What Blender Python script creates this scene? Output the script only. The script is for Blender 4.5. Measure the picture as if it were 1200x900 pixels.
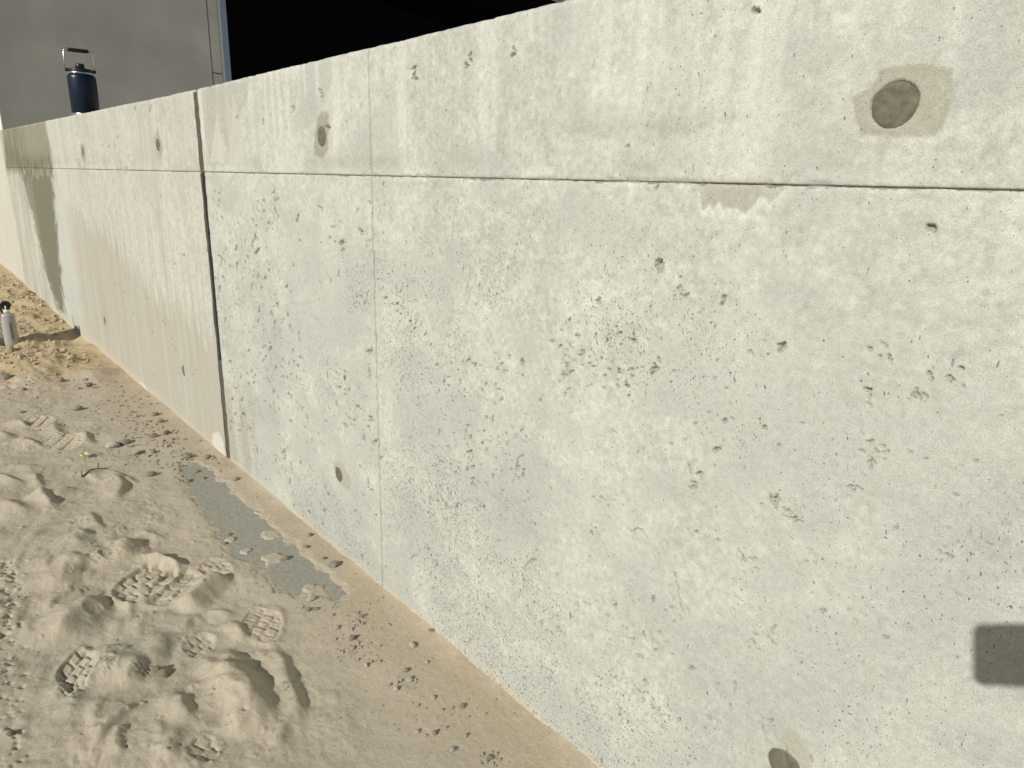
import bpy, math
import numpy as np
from mathutils import Matrix, Vector

for o in list(bpy.data.objects):
    bpy.data.objects.remove(o, do_unlink=True)
S = bpy.context.scene
COL = S.collection

# ------------------------------------------------------------------ camera
CAM_D, CAM_H, FPX = 0.8818, 1.12, 810.07          # metres from the wall, metres up, focal length for a 1200 px frame
AX = np.array([0.65768668, 0.22779714, -0.71802277])     # world axes seen from the camera (right, down, forward)
AY = np.array([0.75275116, -0.16264361, 0.63789713])
AZ = np.array([0.02852932, -0.96002892, -0.2784431])
RW = np.stack([AX, AY, AZ])
CAM = np.array([0.0, -CAM_D, CAM_H])
right, down, fwd = RW[:, 0], RW[:, 1], RW[:, 2]
cd = bpy.data.cameras.new('camera'); cam = bpy.data.objects.new('camera', cd); COL.objects.link(cam)
M = Matrix.Identity(4)
for i in range(3):
    M[i][0], M[i][1], M[i][2], M[i][3] = right[i], -down[i], -fwd[i], CAM[i]
cam.matrix_world = M
cd.sensor_width = 36.0; cd.lens = FPX / 1200 * 36.0
cd.clip_start = 0.01; cd.clip_end = 800
S.camera = cam

# ------------------------------------------------------------------ sky, sun, exposure
SUN_DIR = np.array([-0.1493, 0.8590, -0.4790]); SUN_DIR /= np.linalg.norm(SUN_DIR)   # travel direction of the light
elev = math.asin(-SUN_DIR[2]); rot = math.atan2(-SUN_DIR[0], -SUN_DIR[1])
W = bpy.data.worlds.new('World'); S.world = W; W.use_nodes = True
nt = W.node_tree; nt.nodes.clear()
sky = nt.nodes.new('ShaderNodeTexSky'); sky.sky_type = 'NISHITA'; sky.sun_disc = False
sky.sun_elevation = elev; sky.sun_rotation = rot
bg = nt.nodes.new('ShaderNodeBackground'); bg.inputs['Strength'].default_value = 0.05
wo = nt.nodes.new('ShaderNodeOutputWorld')
nt.links.new(sky.outputs[0], bg.inputs[0]); nt.links.new(bg.outputs[0], wo.inputs[0])
sl = bpy.data.lights.new('sun', 'SUN'); sl.energy = 4.15; sl.angle = math.radians(0.5); sl.color = (1.0, 0.97, 0.91)
sun = bpy.data.objects.new('sun', sl); COL.objects.link(sun)
sun.rotation_euler = Vector(SUN_DIR).to_track_quat('-Z', 'Y').to_euler(); sun.location = (2, -6, 6)
S.view_settings.view_transform = 'Standard'; S.view_settings.look = 'None'
S.view_settings.exposure = 0.08; S.view_settings.gamma = 1.0; S.view_settings.use_curve_mapping = False
S.render.engine = 'CYCLES'

# ------------------------------------------------------------------ survey helpers: photo point -> point in the place
def ray(px, py):
    v = np.array([px - 600.0, py - 450.0, FPX]); return RW @ (v / np.linalg.norm(v))
def on_wall(px, py):
    r = ray(px, py); t = CAM_D / r[1]; return np.array([r[0] * t, CAM_H + r[2] * t])
def on_ground(px, py, z=0.0):
    r = ray(px, py); t = (z - CAM_H) / r[2]; return np.array([r[0] * t, r[1] * t - CAM_D])
WP = lambda pts: np.array([on_wall(*p) for p in pts])
GP = lambda pts: np.array([on_ground(*p) for p in pts])

# ------------------------------------------------------------------ numpy noise
_rng = np.random.default_rng(7)
_LAT = _rng.random((512, 512)).astype(np.float32)
def vn(x, y, seed=0):
    x = np.asarray(x, dtype=np.float64) + seed * 37.31; y = np.asarray(y, dtype=np.float64) + seed * 91.77
    xi = np.floor(x).astype(np.int64); yi = np.floor(y).astype(np.int64)
    fx = x - xi; fy = y - yi
    fx = fx * fx * fx * (fx * (fx * 6 - 15) + 10); fy = fy * fy * fy * (fy * (fy * 6 - 15) + 10)
    a = _LAT[xi & 511, yi & 511]; b = _LAT[(xi + 1) & 511, yi & 511]
    c = _LAT[xi & 511, (yi + 1) & 511]; d = _LAT[(xi + 1) & 511, (yi + 1) & 511]
    return (a * (1 - fx) + b * fx) * (1 - fy) + (c * (1 - fx) + d * fx) * fy
def fbm(x, y, seed=0, octv=4, gain=0.5):
    s = 0; a = 1; t = 0; f = 1
    for k in range(octv):
        # each octave turned a little so the lattice never lines up
        ca, sa = math.cos(0.6 * k + 0.3), math.sin(0.6 * k + 0.3)
        s = s + a * vn((x * ca - y * sa) * f, (x * sa + y * ca) * f, seed + k * 3); t += a; a *= gain; f *= 2.03
    return s / t
def sstep(a, b, x):
    t = np.clip((x - a) / (b - a), 0, 1); return t * t * (3 - 2 * t)
def in_poly(x, y, poly):
    ins = np.zeros(np.shape(x), bool); n = len(poly)
    for i in range(n):
        x0, y0 = poly[i]; x1, y1 = poly[(i + 1) % n]
        if y0 == y1: continue
        c = ((y0 > y) != (y1 > y)) & (x < (x1 - x0) * (y - y0) / (y1 - y0) + x0)
        ins ^= c
    return ins
def seg_dist(x, y, pts):
    """distance to a polyline, and which side (positive = right hand of travel)"""
    best = np.full(np.shape(x), 1e9); side = np.zeros(np.shape(x)); par = np.zeros(np.shape(x))
    L = 0.0; tot = sum(np.linalg.norm(pts[i + 1] - pts[i]) for i in range(len(pts) - 1))
    for i in range(len(pts) - 1):
        a, b = pts[i], pts[i + 1]; d = b - a; l = np.linalg.norm(d) + 1e-9
        t = np.clip(((x - a[0]) * d[0] + (y - a[1]) * d[1]) / l ** 2, 0, 1)
        ex, ey = x - a[0] - t * d[0], y - a[1] - t * d[1]
        r = np.hypot(ex, ey); cr = (d[1] * ex - d[0] * ey)
        m = r < best
        best = np.where(m, r, best); side = np.where(m, np.sign(cr), side); par = np.where(m, (L + t * l) / tot, par)
        L += l
    return best, side, par
def poly_mask(x, y, poly, soft):
    """1 inside, fading to 0 over 'soft' metres round the outline"""
    d, _, _ = seg_dist(x, y, np.vstack([poly, poly[:1]]))
    return np.where(in_poly(x, y, poly), sstep(-soft, soft, d), sstep(-soft, soft, -d))

# ------------------------------------------------------------------ mesh helpers
def link(o, parent=None):
    COL.objects.link(o)
    if parent is not None: o.parent = parent
    return o
def tag(o, label=None, cat=None, group=None, kind=None):
    if label: o['label'] = label
    if cat: o['category'] = cat
    if group: o['group'] = group
    if kind: o['kind'] = kind
    return o
def empty(name, loc, rz=0.0):
    o = bpy.data.objects.new(name, None); o.location = loc; o.rotation_euler = (0, 0, rz); o.empty_display_size = 0.1
    return link(o)
def mesh_np(name, co, quads, mat, parent=None, smooth=True, attrs=None):
    me = bpy.data.meshes.new(name)
    nq = len(quads)
    me.vertices.add(len(co)); me.vertices.foreach_set('co', np.asarray(co, np.float32).ravel())
    me.loops.add(nq * 4); me.loops.foreach_set('vertex_index', np.asarray(quads, np.int32).ravel())
    me.polygons.add(nq); me.polygons.foreach_set('loop_start', np.arange(0, nq * 4, 4, dtype=np.int32))
    me.polygons.foreach_set('use_smooth', np.full(nq, smooth))
    for k, (typ, arr) in (attrs or {}).items():
        if typ == 'COLOR':
            a = me.color_attributes.new(k, 'FLOAT_COLOR', 'POINT'); a.data.foreach_set('color', np.asarray(arr, np.float32).ravel())
        else:
            a = me.attributes.new(k, 'FLOAT', 'POINT'); a.data.foreach_set('value', np.asarray(arr, np.float32).ravel())
    me.update(calc_edges=True); me.materials.append(mat)
    return link(bpy.data.objects.new(name, me), parent)
def mesh_py(name, verts, faces, mat, parent=None, smooth=False):
    me = bpy.data.meshes.new(name); me.from_pydata([tuple(map(float, v)) for v in verts], [], faces); me.update()
    if smooth: me.polygons.foreach_set('use_smooth', np.ones(len(me.polygons), bool))
    me.materials.append(mat)
    return link(bpy.data.objects.new(name, me), parent)
def box_geo(x0, x1, y0, y1, z0, z1):
    v = [(x0, y0, z0), (x1, y0, z0), (x1, y1, z0), (x0, y1, z0), (x0, y0, z1), (x1, y0, z1), (x1, y1, z1), (x0, y1, z1)]
    f = [(0, 3, 2, 1), (4, 5, 6, 7), (0, 1, 5, 4), (1, 2, 6, 5), (2, 3, 7, 6), (3, 0, 4, 7)]
    return v, f
def box(name, dims, mat, parent=None, bevel=0.0):
    o = mesh_py(name, *box_geo(*dims), mat, parent)
    if bevel:
        b = o.modifiers.new('bevel', 'BEVEL'); b.width = bevel; b.segments = 2; b.limit_method = 'ANGLE'
    return o
def lathe(name, prof, mat, parent=None, n=40, sx=1.0, sy=1.0, smooth=True):
    v = []; f = []
    for r, z in prof:
        for k in range(n):
            a = 2 * math.pi * k / n; v.append((r * math.cos(a) * sx, r * math.sin(a) * sy, z))
    for i in range(len(prof) - 1):
        for k in range(n):
            k2 = (k + 1) % n; f.append((i * n + k, i * n + k2, (i + 1) * n + k2, (i + 1) * n + k))
    f.append(tuple(range(n))[::-1]); f.append(tuple(range((len(prof) - 1) * n, len(prof) * n)))
    return mesh_py(name, v, f, mat, parent, smooth)
def tube(name, pts, rad, mat, parent=None, n=10):
    pts = [np.array(p, float) for p in pts]; v = []; f = []
    for i, p in enumerate(pts):
        t = pts[min(i + 1, len(pts) - 1)] - pts[max(i - 1, 0)]; t /= np.linalg.norm(t)
        u = np.cross(t, (0, 0, 1.0) if abs(t[2]) < 0.9 else (0, 1.0, 0)); u /= np.linalg.norm(u); w = np.cross(t, u)
        r = rad[i] if hasattr(rad, '__len__') else rad
        for k in range(n):
            a = 2 * math.pi * k / n; v.append(p + r * (math.cos(a) * u + math.sin(a) * w))
    for i in range(len(pts) - 1):
        for k in range(n):
            k2 = (k + 1) % n; f.append((i * n + k, (i + 1) * n + k, (i + 1) * n + k2, i * n + k2))
    f.append(tuple(range(n))); f.append(tuple(range((len(pts) - 1) * n, len(pts) * n))[::-1])
    return mesh_py(name, v, f, mat, parent, True)

# ------------------------------------------------------------------ materials
def new_mat(name):
    m = bpy.data.materials.new(name); m.use_nodes = True
    n = m.node_tree.nodes; b = n['Principled BSDF']
    return m, n, m.node_tree.links, b
def plain(name, col, rough=0.6, metal=0.0, var=0.0, scale=20.0, spec=0.5, bump=0.0):
    m, n, l, b = new_mat(name)
    b.inputs['Roughness'].default_value = rough; b.inputs['Metallic'].default_value = metal
    b.inputs['Specular IOR Level'].default_value = spec
    b.inputs['Base Color'].default_value = (*col, 1)
    tc = n.new('ShaderNodeTexCoord'); nz = n.new('ShaderNodeTexNoise'); nz.inputs['Scale'].default_value = scale
    nz.inputs['Detail'].default_value = 5; l.new(tc.outputs['Object'], nz.inputs['Vector'])
    if var:
        mr = n.new('ShaderNodeMapRange'); mr.inputs['To Min'].default_value = 1 - var; mr.inputs['To Max'].default_value = 1 + var
        mr.inputs['From Min'].default_value = 0.25; mr.inputs['From Max'].default_value = 0.75
        l.new(nz.outputs['Fac'], mr.inputs['Value'])
        mx = n.new('ShaderNodeVectorMath'); mx.operation = 'SCALE'; mx.inputs[0].default_value = col
        l.new(mr.outputs[0], mx.inputs['Scale']); l.new(mx.outputs[0], b.inputs['Base Color'])
    if bump:
        bp = n.new('ShaderNodeBump'); bp.inputs['Strength'].default_value = 1.0; bp.inputs['Distance'].default_value = bump
        l.new(nz.outputs['Fac'], bp.inputs['Height']); l.new(bp.outputs[0], b.inputs['Normal'])
    return m

def concrete_mat():
    m, n, l, b = new_mat('concrete_cast')
    b.inputs['Roughness'].default_value = 0.88; b.inputs['Specular IOR Level'].default_value = 0.25
    at = n.new('ShaderNodeAttribute'); at.attribute_name = 'tint'
    ro = n.new('ShaderNodeAttribute'); ro.attribute_name = 'coarse'     # how open the surface is here
    tc = n.new('ShaderNodeTexCoord')
    def noise(sc, det=3, rough=0.6):
        q = n.new('ShaderNodeTexNoise'); q.inputs['Scale'].default_value = sc; q.inputs['Detail'].default_value = det
        q.inputs['Roughness'].default_value = rough; l.new(tc.outputs['Object'], q.inputs['Vector']); return q
    grain = noise(420, 3); mid = noise(90, 5, 0.65)
    def rng(src, a, bb, c, d):
        q = n.new('ShaderNodeMapRange'); q.inputs['From Min'].default_value = a; q.inputs['From Max'].default_value = bb
        q.inputs['To Min'].default_value = c; q.inputs['To Max'].default_value = d; l.new(src, q.inputs['Value']); return q.outputs[0]
    def math_(op, a, bb):
        q = n.new('ShaderNodeMath'); q.operation = op
        for i, s in enumerate((a, bb)):
            if isinstance(s, (int, float)): q.inputs[i].default_value = s
            else: l.new(s, q.inputs[i])
        return q.outputs[0]
    # pinholes: the deep tail of a stretched noise, ragged and uneven, more of them where the surface is open
    def pins(sc, cut, wid, tilt, gain, an=0.62):
        mp = n.new('ShaderNodeMapping'); mp.inputs['Rotation'].default_value = (0, tilt, 0); mp.inputs['Scale'].default_value = (1.0, 1.0, an)
        l.new(tc.outputs['Object'], mp.inputs['Vector'])
        q = n.new('ShaderNodeTexNoise'); q.inputs['Scale'].default_value = sc; q.inputs['Detail'].default_value = 2.5; q.inputs['Roughness'].default_value = 0.6
        l.new(mp.outputs[0], q.inputs['Vector'])
        lim = math_('SUBTRACT', cut, math_('MULTIPLY', ro.outputs['Fac'], gain))
        return rng(math_('SUBTRACT', q.outputs['Fac'], lim), 0.0, wid, 0, 1)
    p1 = pins(270, 0.700, 0.06, 0.6, 0.085); p2 = pins(130, 0.725, 0.05, 0.75, 0.085)
    # torn scuffs: long thin flecks in loose drifts
    p3 = pins(75, 0.735, 0.035, 0.95, 0.075, 0.26); p4 = pins(150, 0.71, 0.04, 0.3, 0.05, 0.30)
    pt = noise(7, 4, 0.6); drift = rng(pt.outputs['Fac'], 0.46, 0.60, 0, 1)
    pin = math_('MAXIMUM', math_('MAXIMUM', p1, p2), math_('MULTIPLY', math_('MAXIMUM', p3, p4), drift))
    g = math_('MULTIPLY', rng(grain.outputs['Fac'], 0.3, 0.7, 0.84, 1.13), rng(mid.outputs['Fac'], 0.3, 0.7, 0.88, 1.08))
    g = math_('MULTIPLY', g, rng(pin, 0, 1, 1, 0.52))  # pinhole shade put into the colour, along with the scuff flecks
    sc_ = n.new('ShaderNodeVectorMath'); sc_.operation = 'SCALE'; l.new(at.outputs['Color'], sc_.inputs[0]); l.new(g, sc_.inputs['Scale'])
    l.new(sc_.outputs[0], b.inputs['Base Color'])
    h = math_('ADD', math_('MULTIPLY', grain.outputs['Fac'], 0.35), math_('MULTIPLY', mid.outputs['Fac'], 0.8))
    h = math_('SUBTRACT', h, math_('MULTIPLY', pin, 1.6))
    bp = n.new('ShaderNodeBump'); bp.inputs['Strength'].default_value = 1.0; bp.inputs['Distance'].default_value = 0.0013
    l.new(h, bp.inputs['Height']); l.new(bp.outputs[0], b.inputs['Normal'])
    return m

def sand_mat():
    m, n, l, b = new_mat('sand')
    b.inputs['Roughness'].default_value = 0.95; b.inputs['Specular IOR Level'].default_value = 0.15
    at = n.new('ShaderNodeAttribute'); at.attribute_name = 'tint'
    tc = n.new('ShaderNodeTexCoord')
    def noise(sc, det=3, rough=0.6):
        q = n.new('ShaderNodeTexNoise'); q.inputs['Scale'].default_value = sc; q.inputs['Detail'].default_value = det
        q.inputs['Roughness'].default_value = rough; l.new(tc.outputs['Object'], q.inputs['Vector']); return q
    gr = noise(620, 2, 0.7); mi = noise(85, 6, 0.72)
    def rng(src, a, bb, c, d):
        q = n.new('ShaderNodeMapRange'); q.inputs['From Min'].default_value = a; q.inputs['From Max'].default_value = bb
        q.inputs['To Min'].default_value = c; q.inputs['To Max'].default_value = d; l.new(src, q.inputs['Value']); return q.outputs[0]
    mu = n.new('ShaderNodeMath'); mu.operation = 'MULTIPLY'
    l.new(rng(gr.outputs['Fac'], 0.3, 0.7, 0.80, 1.18), mu.inputs[0]); l.new(rng(mi.outputs['Fac'], 0.3, 0.7, 0.93, 1.06), mu.inputs[1])
    sc_ = n.new('ShaderNodeVectorMath'); sc_.operation = 'SCALE'; l.new(at.outputs['Color'], sc_.inputs[0]); l.new(mu.outputs[0], sc_.inputs['Scale'])
    l.new(sc_.outputs[0], b.inputs['Base Color'])
    ad = n.new('ShaderNodeMath'); ad.operation = 'MULTIPLY_ADD'; ad.inputs[1].default_value = 0.35
    l.new(gr.outputs['Fac'], ad.inputs[0]); l.new(mi.outputs['Fac'], ad.inputs[2])
    bp = n.new('ShaderNodeBump'); bp.inputs['Strength'].default_value = 0.9; bp.inputs['Distance'].default_value = 0.0028
    l.new(ad.outputs[0], bp.inputs['Height']); l.new(bp.outputs[0], b.inputs['Normal'])
    return m

M_CON = concrete_mat(); M_SAND = sand_mat()
M_CORE = plain('concrete_core', (0.20, 0.19, 0.16), 0.95, var=0.15, scale=30)
M_JOINT = plain('joint_laitance', (0.25, 0.245, 0.205), 0.95, var=0.3, scale=40, bump=0.003)
M_MORTAR = plain('plug_mortar', (0.122, 0.114, 0.080), 0.95, var=0.32, scale=110, bump=0.002)
M_SLAB = plain('dusty_slab', (0.262, 0.256, 0.212), 0.9, var=0.16, scale=90, bump=0.0015)
_n, _l = M_SLAB.node_tree.nodes, M_SLAB.node_tree.links
_b = _n['Principled BSDF']; _src = _b.inputs['Base Color'].links[0].from_socket
_tc = _n.new('ShaderNodeTexCoord'); _q = _n.new('ShaderNodeTexNoise'); _q.inputs['Scale'].default_value = 60; _q.inputs['Detail'].default_value = 8; _q.inputs['Roughness'].default_value = 0.7
_l.new(_tc.outputs['Object'], _q.inputs['Vector'])
_r = _n.new('ShaderNodeMapRange'); _r.inputs['From Min'].default_value = 0.46; _r.inputs['From Max'].default_value = 0.66; _r.inputs['To Max'].default_value = 0.45; _l.new(_q.outputs['Fac'], _r.inputs['Value'])
_m = _n.new('ShaderNodeMix'); _m.data_type = 'RGBA'; _l.new(_r.outputs[0], _m.inputs['Factor']); _l.new(_src, _m.inputs['A']); _m.inputs['B'].default_value = (0.40, 0.35, 0.255, 1)
_l.new(_m.outputs['Result'], _b.inputs['Base Color'])
M_YARD = plain('yard_gravel', (0.60, 0.56, 0.48), 0.95, var=0.2, scale=14, bump=0.01)
M_FILL = plain('filler_board', (0.080, 0.073, 0.058), 0.95, var=0.35, scale=120, bump=0.003)
M_GAP = plain('joint_gap_shade', (0.010, 0.009, 0.008), 0.95, var=0.3, scale=120, bump=0.003)  # shade of the open joint gap put into a near-black colour
M_STONE = plain('stone_brown', (0.27, 0.238, 0.185), 0.9, var=0.35, scale=90, bump=0.002)
M_STONE2 = plain('stone_pale', (0.48, 0.46, 0.40), 0.85, var=0.3, scale=90, bump=0.002)
M_CLOD = plain('sand_clod', (0.42, 0.345, 0.22), 0.95, var=0.2, scale=120, bump=0.003)

# ------------------------------------------------------------------ the cast wall
TOPZ = lambda x: 1.408 + np.clip((-x - 3.0) / 5.2, 0, 1) * 0.046
ZJ = 1.128
BASE = np.array([0.460, 0.463, 0.404])
PLUGS = [(1047.5, 123, 0.0262), (376.5, 160, 0.0255), (396.5, 556, 0.0235), (918, 897, 0.0262), (184.5, 170, 0.026), (97, 178, 0.026), (215, 435, 0.0255), (122.5, 376, 0.025), (7.5, 180, 0.025)]
PLUG_W = [(*on_wall(px, py), r) for px, py, r in PLUGS]

def wall_tint(X, Z, sec):
    n1 = fbm(X * 1.7, Z * 1.7, 1, 5); n2 = fbm(X * 9, Z * 9, 2, 4); n3 = fbm(X * 45, Z * 45, 3, 3)
    vst = fbm(X * 16, Z * 1.1, 4, 3); vst2 = fbm(X * 60, Z * 2.0, 5, 3)
    c = np.ones(X.shape + (3,)) * BASE
    n4 = fbm(X * 130, Z * 130, 6, 3)
    c *= (1 + 0.12 * (n1 - 0.5) + 0.17 * (n2 - 0.5) + 0.26 * (n3 - 0.5) + 0.30 * (n4 - 0.5) + 0.08 * (vst - 0.5))[..., None]
    def mix(mask, col):
        nonlocal c
        mask = np.clip(mask, 0, 1)[..., None]; c = c * (1 - mask) + np.array(col) * mask
    near = sstep(-2.72, -2.70, X)
    low = sstep(ZJ + 0.0, ZJ - 0.45, Z)
    # grey cloudy cement skin over the lower right field
    gm = sstep(0.42, 0.66, fbm(X * 3.2 + 0.5 * n2, Z * 4.6 + 0.4 * n2, 11, 6, 0.6)) * low * near
    mix(0.62 * gm * sstep(0.3, 0.62, 0.5 * n3 + 0.5 * n4), (0.335, 0.345, 0.31))
    gm2 = sstep(0.5, 0.75, fbm(X * 7 + 3 * n1, Z * 11, 17, 4)) * near
    mix(0.50 * gm2 * sstep(0.34, 0.6, 0.5 * n3 + 0.5 * n4), (0.335, 0.342, 0.305))
    # pale lime bloom: vertical runs
    wh = sstep(0.52, 0.75, vst) * sstep(0.35, 0.6, n1)
    mix((0.12 + 0.30 * sstep(1.12, 1.15, Z)) * wh * near, (0.56, 0.565, 0.50))
    # long lime drips hanging from the crown of the wall
    dl = 1.39 - 0.24 * vn(X * 17, X * 0 + 3.3, 27) - 0.03 * vn(X * 60, X * 0, 28)
    drip = sstep(0.50, 0.72, fbm(X * 34 + 0.4 * (n2 - .5), Z * 0.6, 29, 2)) * sstep(dl, dl + 0.05, Z) * near
    mix(0.45 * drip, (0.57, 0.575, 0.515))
    gs = sstep(0.55, 0.75, fbm(X * 28, Z * 1.6, 30, 3)) * sstep(1.13, 1.2, Z) * near
    mix(0.22 * gs, (0.33, 0.33, 0.28))
    # lime bloom and damp along the construction joint
    dj = Z - ZJ + 0.004 * (fbm(X * 20, Z * 0 + 0.5, 21, 3) - 0.5)
    run = fbm(X * 5, Z * 0 + 4.2, 22, 4)
    mix(0.55 * np.exp(-(np.abs(dj - 0.012) / 0.012) ** 2) * sstep(0.42, 0.62, run), (0.56, 0.56, 0.50))
    mix(0.45 * np.exp(-(np.abs(dj - 0.028) / 0.03) ** 2) * sstep(0.40, 0.7, fbm(X * 8, Z * 9, 23, 4)), (0.29, 0.285, 0.235))
    band = np.exp(-((Z - 1.20 - 0.01 * n2) / 0.022) ** 2) * near * sstep(-1.7, -1.3, X)
    mix(0.4 * band * sstep(0.45, 0.65, fbm(X * 4, Z * 20, 25, 4)), (0.29, 0.29, 0.25))
    wig = lambda s, a: (a * (fbm(X * 22, Z * 22, s, 3) - 0.5), a * (fbm(X * 22, Z * 22, s + 5, 3) - 0.5))
    def stain(pts, col, amt, soft=0.006, seed=31, w=0.02, edge=0.0):
        poly = WP(pts); lo, hi = poly.min(0) - 0.08, poly.max(0) + 0.08
        sel = (X > lo[0]) & (X < hi[0]) & (Z > lo[1]) & (Z < hi[1])
        if not sel.any(): return
        dx, dz = wig(seed, w); xs, zs = (X + dx)[sel], (Z + dz)[sel]
        mk = np.zeros(X.shape); mk[sel] = poly_mask(xs, zs, poly, soft)
        if edge:
            d, _, _ = seg_dist(xs, zs, np.vstack([poly, poly[:1]])); e = np.zeros(X.shape)
            e[sel] = np.exp(-(d / 0.006) ** 2) * in_poly(xs, zs, poly); mix(mk * amt, col); mix(e * edge, np.array(col) * 0.8); return
        mix(mk * amt, col)
    # mortar smears round the filled tie holes
    stain([(1002, 108), (1024, 98), (1029, 83), (1086, 78), (1118, 84), (1114, 118), (1106, 150), (1098, 161), (1050, 161), (1008, 156)], (0.318, 0.310, 0.238), 0.74, 0.004, 31, 0.012, 0.28)
    stain([(367, 172), (371, 140), (377, 128), (384, 132), (386, 152), (385, 176), (379, 185), (369, 181)], (0.27, 0.257, 0.19), 0.8, 0.006, 33, 0.02)
    stain([(390, 543), (401, 543), (412, 566), (409, 577), (398, 566)], (0.33, 0.322, 0.255), 0.7, 0.005, 34, 0.015)
    stain([(915, 862), (925, 852), (944, 874), (952, 899), (930, 930), (905, 925), (895, 895)], (0.35, 0.338, 0.265), 0.7, 0.005, 35, 0.014)
    stain([(179, 160), (184, 152), (190, 172), (189, 184), (183, 184)], (0.27, 0.255, 0.19), 0.75, 0.01, 36, 0.02)
    stain([(94, 172), (98, 168), (101, 178), (100, 190), (95, 186)], (0.28, 0.265, 0.2), 0.8, 0.014, 37, 0.02)
    stain([(208, 423), (218, 421), (224, 440), (220, 452), (210, 447)], (0.34, 0.325, 0.26), 0.6, 0.012, 38, 0.02)
    stain([(119, 368), (125, 370), (126, 386), (120, 382)], (0.3, 0.28, 0.22), 0.7, 0.014, 38, 0.02)
    # damp patch with a white fringe at the joint
    xl_, xr_ = on_wall(815, 220)[0], on_wall(936, 222)[0]; tt = np.clip((X - xl_) / (xr_ - xl_), 0, 1)
    bell = sstep(0, 0.12, tt) * sstep(1, 0.55, tt); jag = fbm(X * 60, Z * 0 + 1.5, 46, 4, 0.65); below = ZJ - Z
    bdep = 0.034 * bell * (0.35 + 1.1 * jag); wid_ = 0.004 + 0.02 * fbm(X * 110, Z * 0 + 5.5, 47, 3)
    mix(0.68 * bell * sstep(bdep + 0.004, bdep - 0.004, below) * (below > -0.002), (0.315, 0.305, 0.245))
    mix(0.5 * bell * sstep(0.012, 0.0, -below) * (below < 0), (0.33, 0.32, 0.26))
    mix(0.55 * sstep(0, 0.1, tt) * sstep(1, 0.8, tt) * sstep(bdep, bdep + 0.003, below) * sstep(bdep + wid_ + 0.006, bdep + wid_ * 0.4, below), (0.60, 0.60, 0.545))
    # tan formwork ghost beside the movement joint, pale spikes in it
    stain([(236, 104), (292, 92), (288, 120), (281, 135), (283, 160), (270, 186), (258, 150), (255, 185), (246, 188), (240, 160)], (0.35, 0.34, 0.278), 0.55, 0.006, 41, 0.02)
    stain([(246, 190), (254, 128), (262, 190)], (0.48, 0.475, 0.41), 0.8, 0.008, 42, 0.015)
    stain([(268, 190), (273, 112), (284, 150), (286, 190)], (0.47, 0.465, 0.405), 0.7, 0.008, 43, 0.015)
    # tan run-down marks at the foot beside the joint
    m2 = sstep(0.4, 0.62, fbm(X * 26, Z * 1.2, 45, 3))
    foot = sstep(0.42, 0.2, Z) * sstep(-2.72, -2.705, X) * sstep(-2.34, -2.5, X)
    mix(0.6 * foot * m2, (0.32, 0.29, 0.23))
    # older section: warm pinkish lower field with fine vertical runs
    old = sstep(-2.722, -2.74, X)
    c *= (1 - old[..., None] * (1 - np.array([1.0, 0.985, 0.965])))
    edge = 0.86 - 0.30 * sstep(-4.9, -3.2, X) + 0.30 * (vst - 0.5) + 0.12 * (vst2 - 0.5)
    mix(old * 0.85 * sstep(edge + 0.03, edge - 0.06, Z) * sstep(-5.6, -5.2, X + 0.25 * (vst - .5)), (0.382, 0.355, 0.292))
    mix(old * 0.5 * sstep(0.45, 0.72, vst2) * sstep(0.3, 0.7, n1 + 0.3 * (n2 - 0.5)), (0.335, 0.32, 0.265))
    mix(old * 0.35 * sstep(0.5, 0.7, fbm(X * 6, Z * 2.2, 48, 5)), (0.375, 0.372, 0.325))
    mix(old * 0.22 * sstep(0.5, 0.72, vst) , (0.51, 0.51, 0.445))
    mix(old * 0.6 * sstep(-5.3, -5.65, X) * sstep(-6.5, -6.1, X) * sstep(1.05, 0.9, Z), (0.45, 0.465, 0.425))
    # the wet far end
    stain([(3, 153), (24, 149), (52, 141), (60, 176), (60, 197), (28, 199), (8, 197)], (0.21, 0.195, 0.135), 0.85 , 0.05, 51, 0.09)
    stain([(6, 168), (27, 186), (60, 180), (61, 199), (30, 199), (7, 199)], (0.17, 0.16, 0.105), 0.7, 0.06, 52, 0.08)
    stain([(23, 197), (60, 196), (66, 260), (71, 320), (77, 370), (66, 360), (53, 318), (41, 262), (30, 222)], (0.125, 0.117, 0.075), 0.88, 0.08, 53, 0.22)
    far = sstep(-6.6, -6.9, X) * sstep(-8.19, -8.1, X)
    mix(far * 0.55 * sstep(0.38, 0.55, vst2) * sstep(1.12, 1.0, Z), (0.27, 0.265, 0.215))
    mix(far * 0.75 * sstep(0.44, 0.58, vst2) * sstep(1.0, 1.15, Z), (0.13, 0.12, 0.08))
    # sand splashed onto the foot of the wall, bare lime chips
    foot_h = 0.035 + 0.03 * (fbm(X * 9, Z * 0, 61, 3) - 0.5) + np.clip((-X - 3.2) * 0.022, 0, 0.06)
    mix(0.62 * sstep(foot_h, foot_h * 0.3, Z), (0.47, 0.425, 0.325))
    stain([(249, 508), (256, 505), (262, 520), (264, 536), (250, 524)], (0.54, 0.535, 0.48), 0.9, 0.006, 62, 0.02)
    stain([(161, 450), (168, 449), (175, 462), (170, 464)], (0.56, 0.55, 0.49), 0.9, 0.01, 63, 0.02)
    if sec == 'far':
        c = np.ones_like(c) * np.array([0.50, 0.475, 0.40]) * (1 + 0.14 * (n1 - 0.5) + 0.1 * (vst - 0.5))[..., None]
    return np.clip(c, 0.02, 0.75)

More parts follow.
